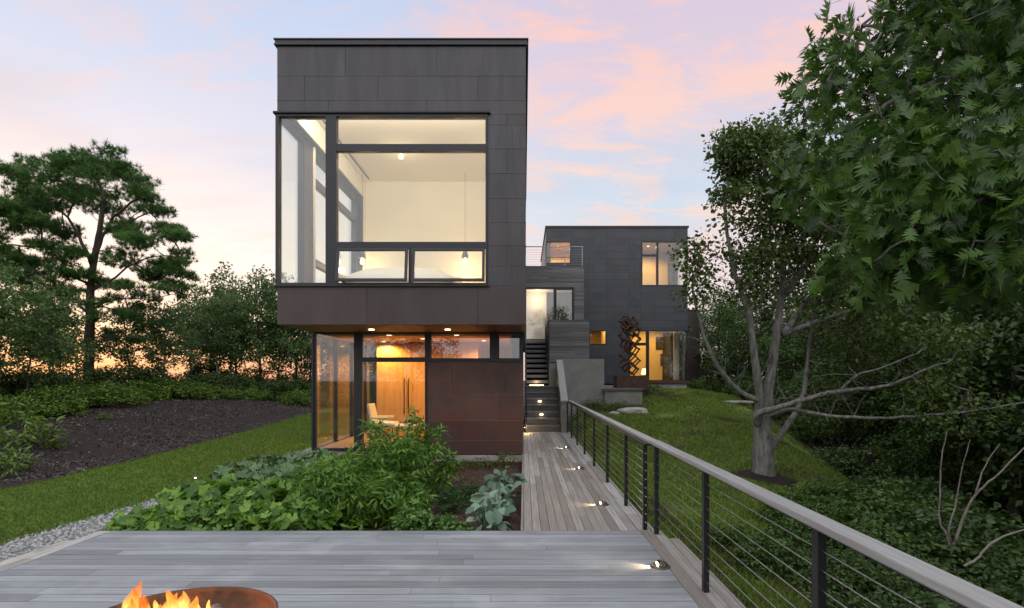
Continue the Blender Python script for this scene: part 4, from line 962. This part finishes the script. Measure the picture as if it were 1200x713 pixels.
sheet('tree_mulch', ux, ua, lambda u, v: (bx_-.1+u*(.62+.18*np.sin(v*3)+.1*np.sin(v*5))*np.cos(v), by_-.35+u*(.7+.15*np.sin(v*2+1))*np.sin(v)), .03, MULCH)
# --- woodland tree kinds
def crown_pts(n, c, r, hollow=.5):
    out = []
    while len(out) < n:
        d = RNG.normal(size=3); d /= np.linalg.norm(d); k = hollow+(1-hollow)*RNG.random()**.6
        q = np.array(c)+d*np.array(r)*k*(1+.25*mnoise.noise(Vector(d*1.7+np.array(c))))
        out.append(q)
    return out
def generic_tree(name, label, hgt, cw, n, per, cr, size, tmpl, lm, bark, r0=.16, low=.25, group=None, lean=0, hollow=.4):
    t = thing(name, (0, 0, 0), label, 'tree', group); tr = Tree()
    top = hgt*.92
    tr.limb([(0, 0, -.2), (.05, .03, hgt*.3), (lean*.5, -.05, hgt*.6), (lean, .05, top)], r0, r0*.15, .04, 9)
    for i in range(5):
        a = i*2.4+.5; h0 = hgt*(low+.08+.09*i)
        tr.limb([(0, 0, h0), (math.cos(a)*cw*.25, math.sin(a)*cw*.25, h0+hgt*.10), (math.cos(a)*cw*.42, math.sin(a)*cw*.42, h0+hgt*.22)], r0*.45, r0*.12, .04, 6)
    cl = crown_pts(n, (lean*.5, 0, hgt*(1+low)/2), (cw/2, cw/2, hgt*(1-low)/2), hollow)
    tr.twigs(cl, r0*.06, rmax=r0*.25); finish(tr, t, bark)
    foliage('crown', cl, per, cr, size, tmpl, lm, t)
    return t
def place(t, spots, first=True):
    """spots: (x, y, rz, scale, label, dz)"""
    for i, (x, y, rz, sc, lab, dz) in enumerate(spots):
        loc = (x, y, hz(x, y)+dz)
        if i == 0:
            t.location = loc; t.rotation_euler = (0, 0, rz); t.scale = (sc,)*3 if not hasattr(sc, '__len__') else sc
            if lab: t['label'] = lab
        else: copy_thing(t, loc, rz, sc, lab)
G1 = 'woodland trees crowding the ravine right of the house'
tA = generic_tree('woodland_tree', 'dark leafy woodland tree in the dense wood on the right', 10.5, 6.4, 150, 90, .62, .17, LEAF_S, L_WOOD, BARK, .2, .18, G1)
tB = generic_tree('woodland_tree', 'lighter green woodland tree showing over the foot of the slope', 7.0, 5.0, 110, 90, .5, .15, LEAF_S, L_WOOD2, BARKD, .12, .05, G1)
ra = lambda: random.uniform(0, 6.28)
LA, LB_ = 'dark leafy woodland tree in the dense wood on the right', 'lighter green woodland tree showing over the foot of the slope'
place(tA, [(x, y, ra(), s, LA, dz) for x, y, s, dz in ((13.6, 12.5, 1.05, 0), (17.5, 9.5, 1.15, 0), (12.8, 17.0, 1.0, 0), (16.5, 16, 1.2, 0), (21, 14, 1.3, 0), (14.6, 22, 1.05, 0), (18.5, 23, 1.25, 0), (11.0, 5.0, .9, 0),
        (25, 21, 1.3, 0), (13.5, 29, .95, 0), (17.5, 32, 1.1, 0), (23, 32, 1.2, 0), (29, 29, 1.3, 0), (15, 4, 1.1, 0), (20, 4.5, 1.3, 0), (30, 12, 1.4, 0), (14.5, 8.5, 1.0, 0), (12.5, 14.5, .8, 0), (19, 19, 1.2, 0), (24, 9, 1.4, 0), (26, 16, 1.4, 0), (34, 22, 1.5, 0), (36, 34, 1.6, 0), (28, 38, 1.4, 0), (12.2, 9.8, .75, 0))])
place(tB, [(x, y, ra(), s, LB_, dz) for x, y, s, dz in ((9.9, 26.5, .62, 0), (11.0, 23.0, .68, 0), (12.6, 25, .85, 0), (10.6, 31, .85, 0), (12.0, 35, 1.0, 0), (10.7, 19.3, .62, -.2), (15, 38, 1.2, 0), (11.2, 15.2, .62, 0), (14.5, 19.5, .8, 0), (13.6, 24.5, .8, 0), (16.8, 26.5, 1, 0), (15.2, 28.5, 1, 0), (20, 27.5, 1.1, 0), (18.5, 36, 1.3, 0), (21.5, 37.5, 1.3, 0), (24, 26.5, 1.2, 0), (26, 36, 1.4, 0), (17, 22, .8, 0), (31, 34, 1.5, 0), (22, 21, 1.1, 0), (19.6, 31.5, 1.2, 0), (12.6, 12.4, .5, 0), (13.4, 16.3, .6, 0))])
for i, (x, y, s) in enumerate(((-7.5, -13, .95), (3.5, -17, 1.05), (10.5, -11, 1.0))):
    copy_thing(tA, (x, y, -1.2), ra(), s, 'dark leafy tree behind the viewer mirrored in the lower glazing', 'trees mirrored in the glass')
# --- pine on the left
D = 25.0; bx_ = wx(104, D); bz_ = hz(bx_, D)
t = thing('pine_tree', (bx_, D, bz_), 'tall spreading pine with flat layered needle pads left of the house', 'tree')
tr = Tree()
tr.limb([Vector((bx_, D, bz_-.3))]+Q((104, 440, D), (105, 380, D), (107, 330, D), (112, 295, D), (118, 262, D), (121, 230, D), (112, 205, D)), .24, .05, .02, 12)
tr.limb(Q((112, 300, D), (124, 270, D), (138, 250, 24.5), (168, 230, 24), (185, 235, 24)), .09, .02, .03)
tr.limb(Q((110, 315, D), (96, 285, D), (78, 255, 25.5), (50, 235, 26), (25, 235, 26)), .09, .02, .03)
tr.limb(Q((107, 335, D), (85, 325, 24.6), (60, 318, 24), (30, 322, 23.5)), .06, .015, .03)
tr.limb(Q((107, 342, D), (135, 325, 24.6), (165, 305, 24), (200, 300, 23.5)), .06, .015, .03)
tr.limb(Q((105, 365, D), (130, 352, 24.4), (165, 350, 24), (205, 345, 24)), .045, .012, .03)
tr.limb(Q((105, 372, D), (80, 345, 25), (45, 335, 25), (10, 330, 25)), .05, .012, .03)
tr.limb(Q((104, 425, D), (70, 418, 24), (35, 425, 23.5), (-5, 440, 23)), .04, .012, .03)
tr.limb(Q((104, 430, D), (85, 424, 24), (50, 412, 23.5)), .035, .012, .03)
tr.limb(Q((104, 405, D), (140, 395, 24), (180, 398, 23.5)), .035, .012, .03)
pads = [(110, 205, 1.2), (85, 200, 1.1), (140, 202, 1.1), (60, 205, 1.0), (35, 205, 1.0), (10, 205, 1.0), (160, 215, 1.0), (185, 240, .9), (165, 240, 1.0), (120, 235, 1.2), (90, 232, 1.2), (60, 235, 1.1), (35, 238, 1.1), (5, 235, 1.1), (-20, 230, 1.0), (-40, 250, 1.1),
        (190, 262, .9), (205, 280, .8), (150, 262, 1.1), (75, 268, 1.1), (45, 265, 1.1), (15, 262, 1.1), (-15, 268, 1.0), (55, 285, .9), (165, 285, 1.0), (195, 302, .9), (140, 300, 1.0), (212, 305, .7), (85, 300, .9), (30, 300, .9), (0, 295, 1.0),
        (150, 330, .8), (190, 335, .8), (215, 342, .6), (170, 352, .8), (60, 330, .9), (20, 325, .8), (130, 345, .6), (40, 350, .7), (185, 375, .6), (70, 375, .6), (205, 262, .6), (20, 345, .8), (-15, 320, 1.0), (-20, 350, .9), (60, 360, .8), (95, 330, .8), (120, 325, .7), (110, 365, .6), (150, 370, .8), (165, 395, .7), (205, 325, .7), (130, 395, .6), (60, 395, .7), (25, 385, .8), (-10, 380, .9), (85, 350, .7), (175, 315, .8), (225, 325, .5), (10, 310, .9), (40, 320, .9), (70, 310, .8), (125, 190, .9), (100, 188, .8), (70, 192, .8), (145, 192, .7), (30, 195, .7)]
cl = []; PR = []
for (px, py, r) in pads:
    for _ in range(random.choice((2, 2, 3))):
        c = np.array(P(px+random.uniform(-6, 6), py+random.uniform(-6, 6), D+random.uniform(-2.6, 2.6)*(1 if py < 300 else .5)))
        c[2] += random.uniform(-.35, .35); cl.append(c); PR.append(r*random.uniform(.7, 1.05))
tr.twigs(cl, .018, rmax=.06, rise=.05); tr.sprout(90, .4, 1.3, .014, .02, 2.0); finish(tr, t, BARKP)
T = []
for c, r in zip(cl, PR):
    k = int(105*r*r); q = in_ball(k, c, (r*.95, r*.95, r*.30)); T.append(q)
T = np.concatenate(T); nn = 20; T2 = np.repeat(T, nn, 0)+RNG.normal(size=(len(T)*nn, 3))*.015
A = RNG.normal(size=(len(T2), 3))*.75+np.array([0, 0, .75]); 
soup('crown', [(0, -.05, 0), (0, .05, 0), (1, 0, 0)], [(0, 1, 2)], frames(RNG.normal(size=(len(T2), 3)), A), T2, .18+.08*RNG.random(len(T2)), L_PINE, t, rnd=np.repeat(RNG.random(len(T)), nn))
# --- small deciduous trees on the berm
G2 = 'small broadleaf trees behind the mulch bank'
tC = generic_tree('small_tree', '', 5.6, 3.6, 115, 46, .34, .12, LEAF_M, L_LEFT, BARKL, .07, .22, G2, .25, .15)
tD = generic_tree('small_tree', '', 4.6, 4.4, 112, 44, .36, .12, LEAF_M, L_LEFT, BARKD, .06, .18, G2, -.3, .15)
LC = 'slender broadleaf tree with an airy crown behind the mulch bank'
def sp(px, D, s, lab=LC, dz=0.0): x = wx(px, D); return (x, D, ra(), s, lab, dz)
place(tC, [sp(305, 34, 1.42), sp(190, 26, .82), sp(348, 35, 1.3), sp(255, 31, 1.05), sp(-60, 21, 1.0), sp(395, 35, 1.2), sp(60, 22, .8), sp(270, 36, 1.35)])
place(tD, [sp(35, 18.5, .80), sp(275, 33.5, 1.3), sp(-10, 18, .95), sp(150, 26, .85), sp(225, 32, 1.1), sp(328, 33, 1.15), sp(90, 29, .9), sp(365, 33.5, 1.15), sp(-110, 17, 1.1), sp(430, 36, 1.3), sp(245, 35, 1.3)])
# --- shrubs
def shrub(name, label, r, h, n, per, cr, size, tmpl, lm, group, up=.6, stem=.006, droop=.2, bark=BARKD, cat='shrub'):
    t = thing(name, (0, 0, 0), label, cat, group); tr = Tree(); cl = []
    for i in range(6):
        a = i*1.05; tr.limb([(0, 0, -.03), (.2*r*math.cos(a), .2*r*math.sin(a), h*.3), (.45*r*math.cos(a), .45*r*math.sin(a), h*.6)], stem*1.8, stem, .01, 5)
    while len(cl) < n:
        d = RNG.normal(size=3); d /= np.linalg.norm(d); d[2] = abs(d[2]); k = .35+.65*RNG.random()**.5
        cl.append(np.array([d[0]*r*k, d[1]*r*k, .08*h+d[2]*h*.92*k*(1+.22*mnoise.noise(Vector(d*2.3)))]))
    tr.twigs(cl, stem*.6, rmax=stem*1.5); finish(tr, t, bark, 'stem'); foliage('foliage', cl, per, cr, size, tmpl, lm, t, up=up, droop=droop)
    return t
G3 = 'low bright green shrubs along the top of the mulch bank'
sA = shrub('low_shrub', '', .75, .75, 60, 36, .16, .07, LEAF_M, L_SHRUB, G3, .9)
sB = shrub('low_shrub', '', .9, .62, 70, 36, .17, .075, LEAF_M, L_SHRUB, G3, .9)
LS = 'low bright green shrub along the top of the mulch bank'
spA, spB = [], []
for i in range(34):
    y = 7.5+.66*i+random.uniform(-.2, .2); x = float(mul_l(y))-random.uniform(-.5, .9)-.2; s = random.uniform(.8, 1.25)
    (spA if i % 2 else spB).append((x, y, ra(), (s*1.15, s*1.15, s*random.uniform(.8, 1.15)), LS, -.03))
for i in range(12):
    y = 31.0+random.uniform(-.5, .5)-(1.2 if i == 0 else 0); x = -14.5+i*.95; spB.append((x, y, ra(), random.uniform(.9, 1.3), LS, -.03))
place(sA, spA); place(sB, spB)
G4 = 'dark thicket shrubs under the trees behind the mulch bank'; L4 = 'dark thicket shrub under the trees behind the mulch bank'
sC = shrub('thicket_shrub', '', 1.25, 1.45, 90, 44, .24, .10, LEAF_M, L_WOOD, G4, .6)
spC = []
for i in range(30):
    y = 9+.8*i+random.uniform(-.3, .3); x = float(mul_l(y))-random.uniform(1.7, 3.4); spC.append((x, y, ra(), random.uniform(.7, 1.0), L4, -.15))
for i in range(14): spC.append((-19+i*1.15+random.uniform(-.3, .3), 33.0+random.uniform(-.8, .8), ra(), random.uniform(.85, 1.2), L4, -.1))
for i in range(6): spC.append((-12.2+random.uniform(-.5, .5)+.9*i, 35.5, ra(), 1.4, L4, -.1))
place(sC, spC)
# leafy plants growing in the mulch
sD = shrub('bank_plant', '', .42, .42, 22, 16, .14, .13, LEAF_L, L_SHRUB, 'leafy plants growing in the mulch', .9)
def at_px(px, py, D): p = P(px, py, D); return p.x, D
place(sD, [(wx(32, 13.2), 13.2, .3, 1.6, 'larger leafy plant spreading on the mulch at the far left', 0), (wx(2, 11.0), 11.0, 1, 1.1, 'leafy plant cut by the left edge of the mulch bank', 0), (wx(64, 13.4), 13.4, 2, .45, 'tiny bright plant alone in the mulch beside the large leafy plant', 0),
           (wx(122, 17.5), 17.5, 2.5, .5, 'small isolated plant in the middle of the dark mulch', 0), (wx(10, 14.8), 14.8, 4, 1.5, 'leafy plant behind the large one at the far left of the mulch', 0)])
# --- vegetable garden
def leafy(name, label, cat, x, y, n, r, h, size, tmpl, mat, group=None, stalk=.006, tilt=.5, hmin=.3, ell=1.0, smat=None):
    t = thing(name, (x, y, -.22), label, cat, group); m = MB(); C = []; A = []; Nn = []
    for i in range(n):
        a = random.uniform(0, 2*PI); k = math.sqrt(random.random()); px_, py_ = x+r*k*math.cos(a)*ell, y+r*k*math.sin(a)
        hh = h*(hmin+(1-hmin)*random.random())*(1.1-.45*k*k)
        bx0_, by0_ = x+(px_-x)*.55, y+(py_-y)*.55
        m.tube([(bx0_, by0_, -.22), ((bx0_+px_)/2, (by0_+py_)/2, -.22+hh*.7), (px_, py_, -.22+hh)], stalk, 4, False)
        C.append((px_, py_, -.22+hh)); A.append((math.cos(a), math.sin(a), random.uniform(-.35, .25))); Nn.append((random.gauss(0, tilt)+math.cos(a)*.25, random.gauss(0, tilt)-.25+math.sin(a)*.2, 1))
    m.build('stalk', smat or mat, t, True)
    soup('foliage', tmpl[0], tmpl[1], frames(np.array(Nn, float), np.array(A, float)), np.array(C), size*(.6+.6*RNG.random(n)), mat, t)
    return t
GS = 'squash plants sprawling in the garden bed'
sq = [(-4.35, 6.95, .62, .24, L_SQ, 'low squash plant at the front left corner of the garden bed'), (-3.55, 6.9, .6, .28, L_SQ, 'squash plant in the front row beside the deck edge, second from the left'),
      (-4.30, 8.0, .7, .34, L_SQ, 'squash plant next to the gravel behind the front left plant'), (-3.3, 8.0, .75, .40, L_SQ, 'dense squash plant in the middle of the left half of the bed'),
      (-4.2, 9.3, .8, .50, L_SQP, 'pale leaved squash plant by the gravel towards the house'), (-3.2, 9.3, .8, .44, L_SQ, 'tall squash plant in front of the lit corner window'),
      (-4.0, 10.7, .7, .42, L_SQP, 'pale leaved squash plant farthest left, nearest the glass corner'), (-3.0, 10.8, .8, .34, L_SQ, 'squash plant hidden in the back row under the windows'), (-2.75, 6.85, .5, .30, L_SQ, 'squash plant squeezed between deck edge and the tall bush')]
for i, (x, y, r, h, mt, lab) in enumerate(sq): leafy('squash_plant', lab, 'squash plant', x, y, 300 if y < 8.5 else 210, r, h+.06, .125 if y < 7.5 else .185, LEAF_Q, mt, GS, .005, .55)
GT = 'tall bushy tomato plants in the garden bed'
def tomato(x, y, r, h, n, label):
    t = shrub('tomato_plant', label, r, h, n, 26, .13, .125, LEAF_L, L_TOM, GT, .7, .008, .45, L_TOM, 'tomato plant'); t.location = (x, y, -.22); return t
tomato(-2.05, 8.3, .68, 1.20, 130, 'tallest bushy tomato plant reaching the red-brown wall panels')
tomato(-2.45, 7.35, .58, .80, 100, 'bushy tomato plant in front, beside the squash leaves')
tomato(-1.62, 9.0, .55, 1.28, 95, 'bushy tomato plant at the back right against the panelled wall')
tomato(-1.75, 7.3, .5, .70, 85, 'lower tomato plant at the front right of the bushy clump')
tomato(-2.75, 8.6, .45, .70, 70, 'tomato plant left of the tallest one, in front of the armchair window')
GH = 'row of blue-green broad leaved cabbages beside the walkway'
for x, y, s, lab in ((-.42, 6.85, .17, 'blue-green cabbage plant nearest the deck'), (-.38, 7.5, .19, 'blue-green cabbage plant, second from the deck'), (-.36, 8.2, .19, 'blue-green cabbage plant, third from the deck'), (-.30, 9.0, .18, 'blue-green cabbage plant nearest the house')):
    leafy('cabbage_plant', lab, 'cabbage plant', x, y, 26, s, .42, .205, LEAF_B, L_HOS, GH, .007, .55, .35)
for x, y, r, h, n, lab in ((-1.25, 6.75, .3, .36, 42, 'pale green basil bush at the deck edge'), (-.85, 6.65, .22, .25, 26, 'small herb bush between basil and cabbages')):
    b_ = shrub('basil_plant', lab, r, h, n, 18, .08, .062, LEAF_M, L_BAS, 'basil bushes at the deck edge', .9, .004, .2, L_BAS, 'herb'); b_.location = (x, y, -.22)
for x, y, lab in ((-1.02, 8.1, 'feathery dark carrot tops in front of the concrete base'), (-.93, 8.8, 'feathery dark carrot tops closest to the house wall')):
    b_ = shrub('carrot_plant', lab, .3, .30, 46, 22, .07, .06, LEAF_L, L_CAR, 'feathery carrot tops in the garden bed', .9, .003, .0, L_CAR, 'carrot plant'); b_.location = (x, y, -.22)
for x, y, h, lab in ((-.85, 11.9, .20, 'yellowing weedy plant at the foot of the concrete base'), (-.35, 11.95, .34, 'taller yellowing plant at the base near the walkway corner'), (-1.3, 12.0, .16, 'short yellowing plant left of the others at the concrete base')):
    b_ = shrub('garden_weed', lab, .36, h, 36, 14, .09, .065, LEAF_L, L_YEL, 'yellowing weeds along the concrete base', .8, .003, .1, L_YEL, 'weed'); b_.location = (x, y, -.22)
leafy('herb_clump', 'low dark leafy clump at the corner by deck and walkway', 'herb', -.25, 6.4, 40, .2, .12, .08, LEAF_L, L_CAR, None, .003, .6)
gx, gy = wx(229, 9.4), 9.4
t = thing('garden_light', (gx, gy, -.25), 'tiny lit garden light among the squash leaves', 'garden light')
MB().tube([(gx, gy, -.2), (gx, gy, .02)], .012, 8).build('stake', BLACK, t); MB().lathe([(0, .12), (.05, .09), (.055, .085), (0, .085)], (gx, gy, -.06), 14).build('hood', BRONZE, t, True)
MB().lathe([(0, .055), (.015, .055), (.015, .08), (0, .082)], (gx, gy, -.05), 10).build('lamp', EMS, t)
# --- plants on the slope
G5 = 'undergrowth shrubs filling the ravine below the railing'; L5 = 'dark undergrowth shrub filling the ravine below the railing'
sE = shrub('undergrowth_shrub', '', 1.0, .95, 90, 44, .22, .09, LEAF_M, L_WOOD, G5, .8)
sF = shrub('undergrowth_shrub', '', .9, .8, 76, 38, .22, .095, LEAF_M, L_WOOD2, G5, .8)
spE, spF = [], []
for i in range(70):
    y = random.uniform(2.2, 17); x = float(sl_r(y))+random.uniform(.0, 5.5)+(.3 if y > 9 else -.2); spE.append((x, y, ra(), random.uniform(.65, 1.2), L5, -.1))
for i in range(26):
    y = random.uniform(1.8, 6.8); spE.append((random.uniform(2.3, 4.6) if y < 5 else random.uniform(3.0, 5.0), y, ra(), random.uniform(.4, .62), L5, -.08))
for (px, D, s) in ((960, 9.3, .75), (1000, 9.0, .85), (1045, 8.6, .9), (1085, 8.9, .8), (930, 8.6, .6), (985, 8.0, .7), (900, 6.8, .5), (860, 7.4, .42), (1010, 7.3, .7), (1040, 10.2, .9), (940, 7.6, .55), (1120, 9.0, .9)):
    spF.append((wx(px, D), D, ra(), s, 'brighter green undergrowth shrub below the oak and the railing', -.05))
for (x, y, s) in ((9.6, 24.8, 1.1), (10.2, 23.4, 1.2), (9.4, 26.5, 1.2), (10.4, 21.6, .9), (8.4, 26.2, .9), (7.5, 25.0, .55), (10.9, 22.3, 1.2)):
    spF.append((x, y, ra(), s, 'fresh green shrub beside the right corner of the rear house', 0))
place(sE, spE); place(sF, spF)
G6 = 'small plants at the foot of the concrete walls'
sG = shrub('slope_plant', '', .35, .34, 26, 14, .10, .08, LEAF_L, L_WOOD2, G6, .8, .004, .1)
place(sG, [(wx(px, D), D, ra(), s, lab, 0) for px, D, s, lab in ((672, 19.3, .8, 'small plant nearest the stairs below the tall concrete wall'), (688, 19.4, 1.0, 'small plant under the middle of the tall concrete wall'), (704, 19.0, 1.2, 'bushy plant where the two concrete walls step'),
   (722, 18.6, 1.0, 'small plant left of the pale rock'), (695, 17.9, .8, 'small plant on the bare soil in front of the tall wall'), (733, 18.9, 1.0, 'small plant touching the pale rock and planter wall'), (757, 22.6, 1.6, 'leafy plant beside the planter wall below the lit window'), (764, 23.3, 1.2, 'leafy plant in front of the lit ground floor window'), (680, 17.2, .7, 'small plant close to the far end of the railing'))])
def rock(x, y, s, label, z=None):
    b_ = bmesh.new(); bmesh.ops.create_icosphere(b_, subdivisions=3, radius=1)
    zz = hz(x, y) if z is None else z
    vs = [Vector((v.co.x*s[0], v.co.y*s[1], v.co.z*s[2]))*(1+.35*mnoise.noise(v.co*1.3+Vector((x, y, 0)))) for v in b_.verts]
    mb = MB(); mb.add([v+Vector((x, y, zz)) for v in vs], [tuple(v.index for v in f.verts) for f in b_.faces]); b_.free()
    o = mb.build('rock', CONCL, None, True); return tag(o, label, 'rock')
rock(wx(742, 18.6), 18.6, (.55, .35, .16), 'pale flat rock lying on the grass below the planter wall')
rock(wx(720, 18.2), 18.2, (.2, .16, .1), 'small pale stone left of the flat rock')
for (px, w, lab, py) in ((862, .55, 'pale flat stone slab left of the oak trunk at the foot of the slope', 470), (858, .5, 'lower pale stone slab left of the oak trunk', 476)):
    xx = wx(px, 22); MB().box(xx-w, xx+w, 21.6, 22.2, wz(py+2.5, 22), wz(py, 22)).build('stone_slab', CONCL, None, bevel=.02, label=lab, cat='stone')
leafy  # bare sapling
t = thing('dead_sapling', (wx(1113, 7.2), 7.2, wz(665, 7.2)), 'bare pale forked sapling in front of the dark undergrowth', 'tree')
tr = Tree(); d = 7.2
tr.limb(Q((1113, 690, d), (1114, 655, d), (1118, 640, d), (1128, 610, d), (1143, 580, d), (1165, 560, d), (1200, 525, d)), .028, .008, .006, 7)
tr.limb(Q((1115, 645, d), (1108, 625, d), (1101, 610, d), (1102, 570, d), (1104, 535, d), (1110, 505, d)), .018, .005, .006, 6)
tr.limb(Q((1117, 640, d), (1112, 620, d), (1120, 590, d), (1127, 550, d), (1137, 515, d)), .016, .004, .006, 6)
tr.limb(Q((1143, 580, d), (1155, 545, d), (1172, 520, d)), .014, .004, .006, 6)
tr.mb.build('trunk', BARKL, t, True)
t = thing('fallen_branch', (wx(1165, 6.6), 6.6, wz(650, 6.6)), 'pale curved dead branch at the lower right above the undergrowth', 'branch')
tr = Tree(); tr.limb(Q((1130, 664, 6.6), (1145, 655, 6.6), (1158, 640, 6.6), (1180, 627, 6.6), (1215, 618, 6.6)), .016, .010, .006, 6); tr.mb.build('limb', BARKL, t, True)
# far woods closing the view on the right and behind the houses
# ================================================================== CAMERA, SKY, SUN
cam = bpy.data.cameras.new('camera'); co = bpy.data.objects.new('camera', cam); COL.objects.link(co); SC.camera = co
co.location = (0, 0, CZ); co.rotation_euler = (math.radians(90), 0, 0)
cam.sensor_width = 36; cam.lens = 36*F/1200; cam.shift_x = -(VX-600)/1200; cam.shift_y = (VY-356.5)/1200; cam.clip_end = 6000; cam.clip_start = .05
w = bpy.data.worlds.new('World'); SC.world = w; w.use_nodes = True; nt = w.node_tree; nt.nodes.clear()
out = nt.nodes.new('ShaderNodeOutputWorld'); bg = nt.nodes.new('ShaderNodeBackground'); bg.inputs[1].default_value = .1
SUN_EL, SUN_AZ = math.radians(3.0), math.radians(-38)      # azimuth from +Y towards -X
sky = nt.nodes.new('ShaderNodeTexSky'); sky.sky_type = 'NISHITA'; sky.sun_disc = False; sky.sun_elevation = SUN_EL; sky.sun_rotation = SUN_AZ; sky.altitude = 20; sky.air_density = 1; sky.dust_density = 2
tc = nt.nodes.new('ShaderNodeTexCoord'); sp_ = nt.nodes.new('ShaderNodeSeparateXYZ'); nt.links.new(tc.outputs['Generated'], sp_.inputs[0])
X_, Y_, Z_ = sp_.outputs
zc = mth(nt, 'MAXIMUM', Z_, 0.0)
front = ramp(nt, [(0, (.66, .34, .23)), (.05, (.80, .51, .39)), (.09, (.85, .74, .69)), (.17, (.86, .81, .81)), (.26, (.83, .76, .77)), (.36, (.70, .69, .80)), (.46, (.57, .64, .82)), (.6, (.47, .58, .80)), (.8, (1.5, 1.54, 1.66))]); nt.links.new(zc, front.inputs[0])
right = ramp(nt, [(0, (.78, .63, .60)), (.12, (.82, .70, .69)), (.2, (.80, .67, .70)), (.28, (.60, .69, .79)), (.36, (.62, .64, .75)), (.46, (.70, .58, .68)), (.62, (.60, .54, .68)), (.8, (1.5, 1.54, 1.66))]); nt.links.new(zc, right.inputs[0])
back = ramp(nt, [(0, (.88, .86, .86)), (.15, (1.35, 1.24, 1.22)), (.35, (1.55, 1.50, 1.52)), (.7, (1.55, 1.58, 1.66)), (1, (1.55, 1.60, 1.72))]); nt.links.new(zc, back.inputs[0])
hx = mth(nt, 'DIVIDE', X_, mth(nt, 'SQRT', mth(nt, 'ADD', mth(nt, 'MULTIPLY', X_, X_), mth(nt, 'MULTIPLY', Y_, Y_))))
def mr(v, a, b):
    n = nt.nodes.new('ShaderNodeMapRange'); n.interpolation_type = 'SMOOTHSTEP'; nt.links.new(v, n.inputs[0]); n.inputs[1].default_value = a; n.inputs[2].default_value = b; return n.outputs[0]
c = mixc(nt, 'MIX', mr(hx, -.35, .15), front.outputs[0], right.outputs[0])
# cloud layer seen in perspective
den = mth(nt, 'ADD', zc, .12); cx_ = mth(nt, 'DIVIDE', X_, den); cy_ = mth(nt, 'DIVIDE', Y_, den)
cv = nt.nodes.new('ShaderNodeCombineXYZ'); nt.links.new(cx_, cv.inputs[0]); nt.links.new(cy_, cv.inputs[1])
mp = nt.nodes.new('ShaderNodeMapping'); mp.inputs['Location'].default_value = (4.6, 2.2, 0); mp.inputs['Rotation'].default_value = (0, 0, .5); mp.inputs['Scale'].default_value = (1.1, 1.9, 1); nt.links.new(cv.outputs[0], mp.inputs[0])
n1 = nt.nodes.new('ShaderNodeTexNoise'); n1.inputs['Scale'].default_value = 1.9; n1.inputs['Detail'].default_value = 9; n1.inputs['Roughness'].default_value = .66; n1.inputs['Distortion'].default_value = .5; nt.links.new(mp.outputs[0], n1.inputs['Vector'])
n2 = nt.nodes.new('ShaderNodeTexNoise'); n2.inputs['Scale'].default_value = .8; n2.inputs['Detail'].default_value = 5; nt.links.new(mp.outputs[0], n2.inputs['Vector'])
amt = mth(nt, 'MULTIPLY', mr(n1.outputs['Fac'], .45, .60), mth(nt, 'ADD', mth(nt, 'MULTIPLY', mr(hx, -.3, .15), .62), .38))
amt = mth(nt, 'MULTIPLY', amt, mr(zc, .02, .3))
pk = ramp(nt, [(0, (.85, .62, .52)), (.3, (.86, .67, .63)), (.5, (.90, .58, .53)), (1, (.78, .50, .56))]); nt.links.new(zc, pk.inputs[0])
c = mixc(nt, 'MIX', amt, c, pk.outputs[0])
c = mixc(nt, 'MIX', mth(nt, 'MULTIPLY', mr(n2.outputs['Fac'], .5, .72), .4), c, (.47, .55, .70))
c = mixc(nt, 'MIX', mr(Y_, .35, -.25), c, back.outputs[0])
c10 = mixc(nt, 'MULTIPLY', 1.0, c, (9.0, 9.0, 9.0))
add = nt.nodes.new('ShaderNodeMix'); add.data_type = 'RGBA'; add.blend_type = 'ADD'; add.clamp_result = False; add.inputs[0].default_value = .18
nt.links.new(c10, add.inputs[6]); nt.links.new(sky.outputs[0], add.inputs[7])
nt.links.new(add.outputs[2], bg.inputs[0]); nt.links.new(bg.outputs[0], out.inputs[0])
sl = bpy.data.lights.new('sun', 'SUN'); sl.energy = .55; sl.angle = math.radians(14); sl.color = (1, .70, .50); so_ = bpy.data.objects.new('sun', sl); COL.objects.link(so_)
sd = Vector((math.sin(SUN_AZ)*math.cos(SUN_EL), math.cos(SUN_AZ)*math.cos(SUN_EL), math.sin(SUN_EL))); so_.rotation_euler = (-sd).to_track_quat('-Z', 'Y').to_euler()
vs_ = SC.view_settings; vs_.view_transform = 'Standard'; vs_.look = 'None'; vs_.gamma = 1; vs_.exposure = 0.25; vs_.use_curve_mapping = False
SC.render.engine = 'CYCLES'; cy = SC.cycles; cy.use_denoising = True; cy.max_bounces = 8; cy.diffuse_bounces = 3; cy.glossy_bounces = 4; cy.transmission_bounces = 4; cy.transparent_max_bounces = 24
cy.sample_clamp_indirect = 4; cy.caustics_reflective = False; cy.caustics_refractive = False; cy.use_adaptive_sampling = True; cy.adaptive_threshold = .02
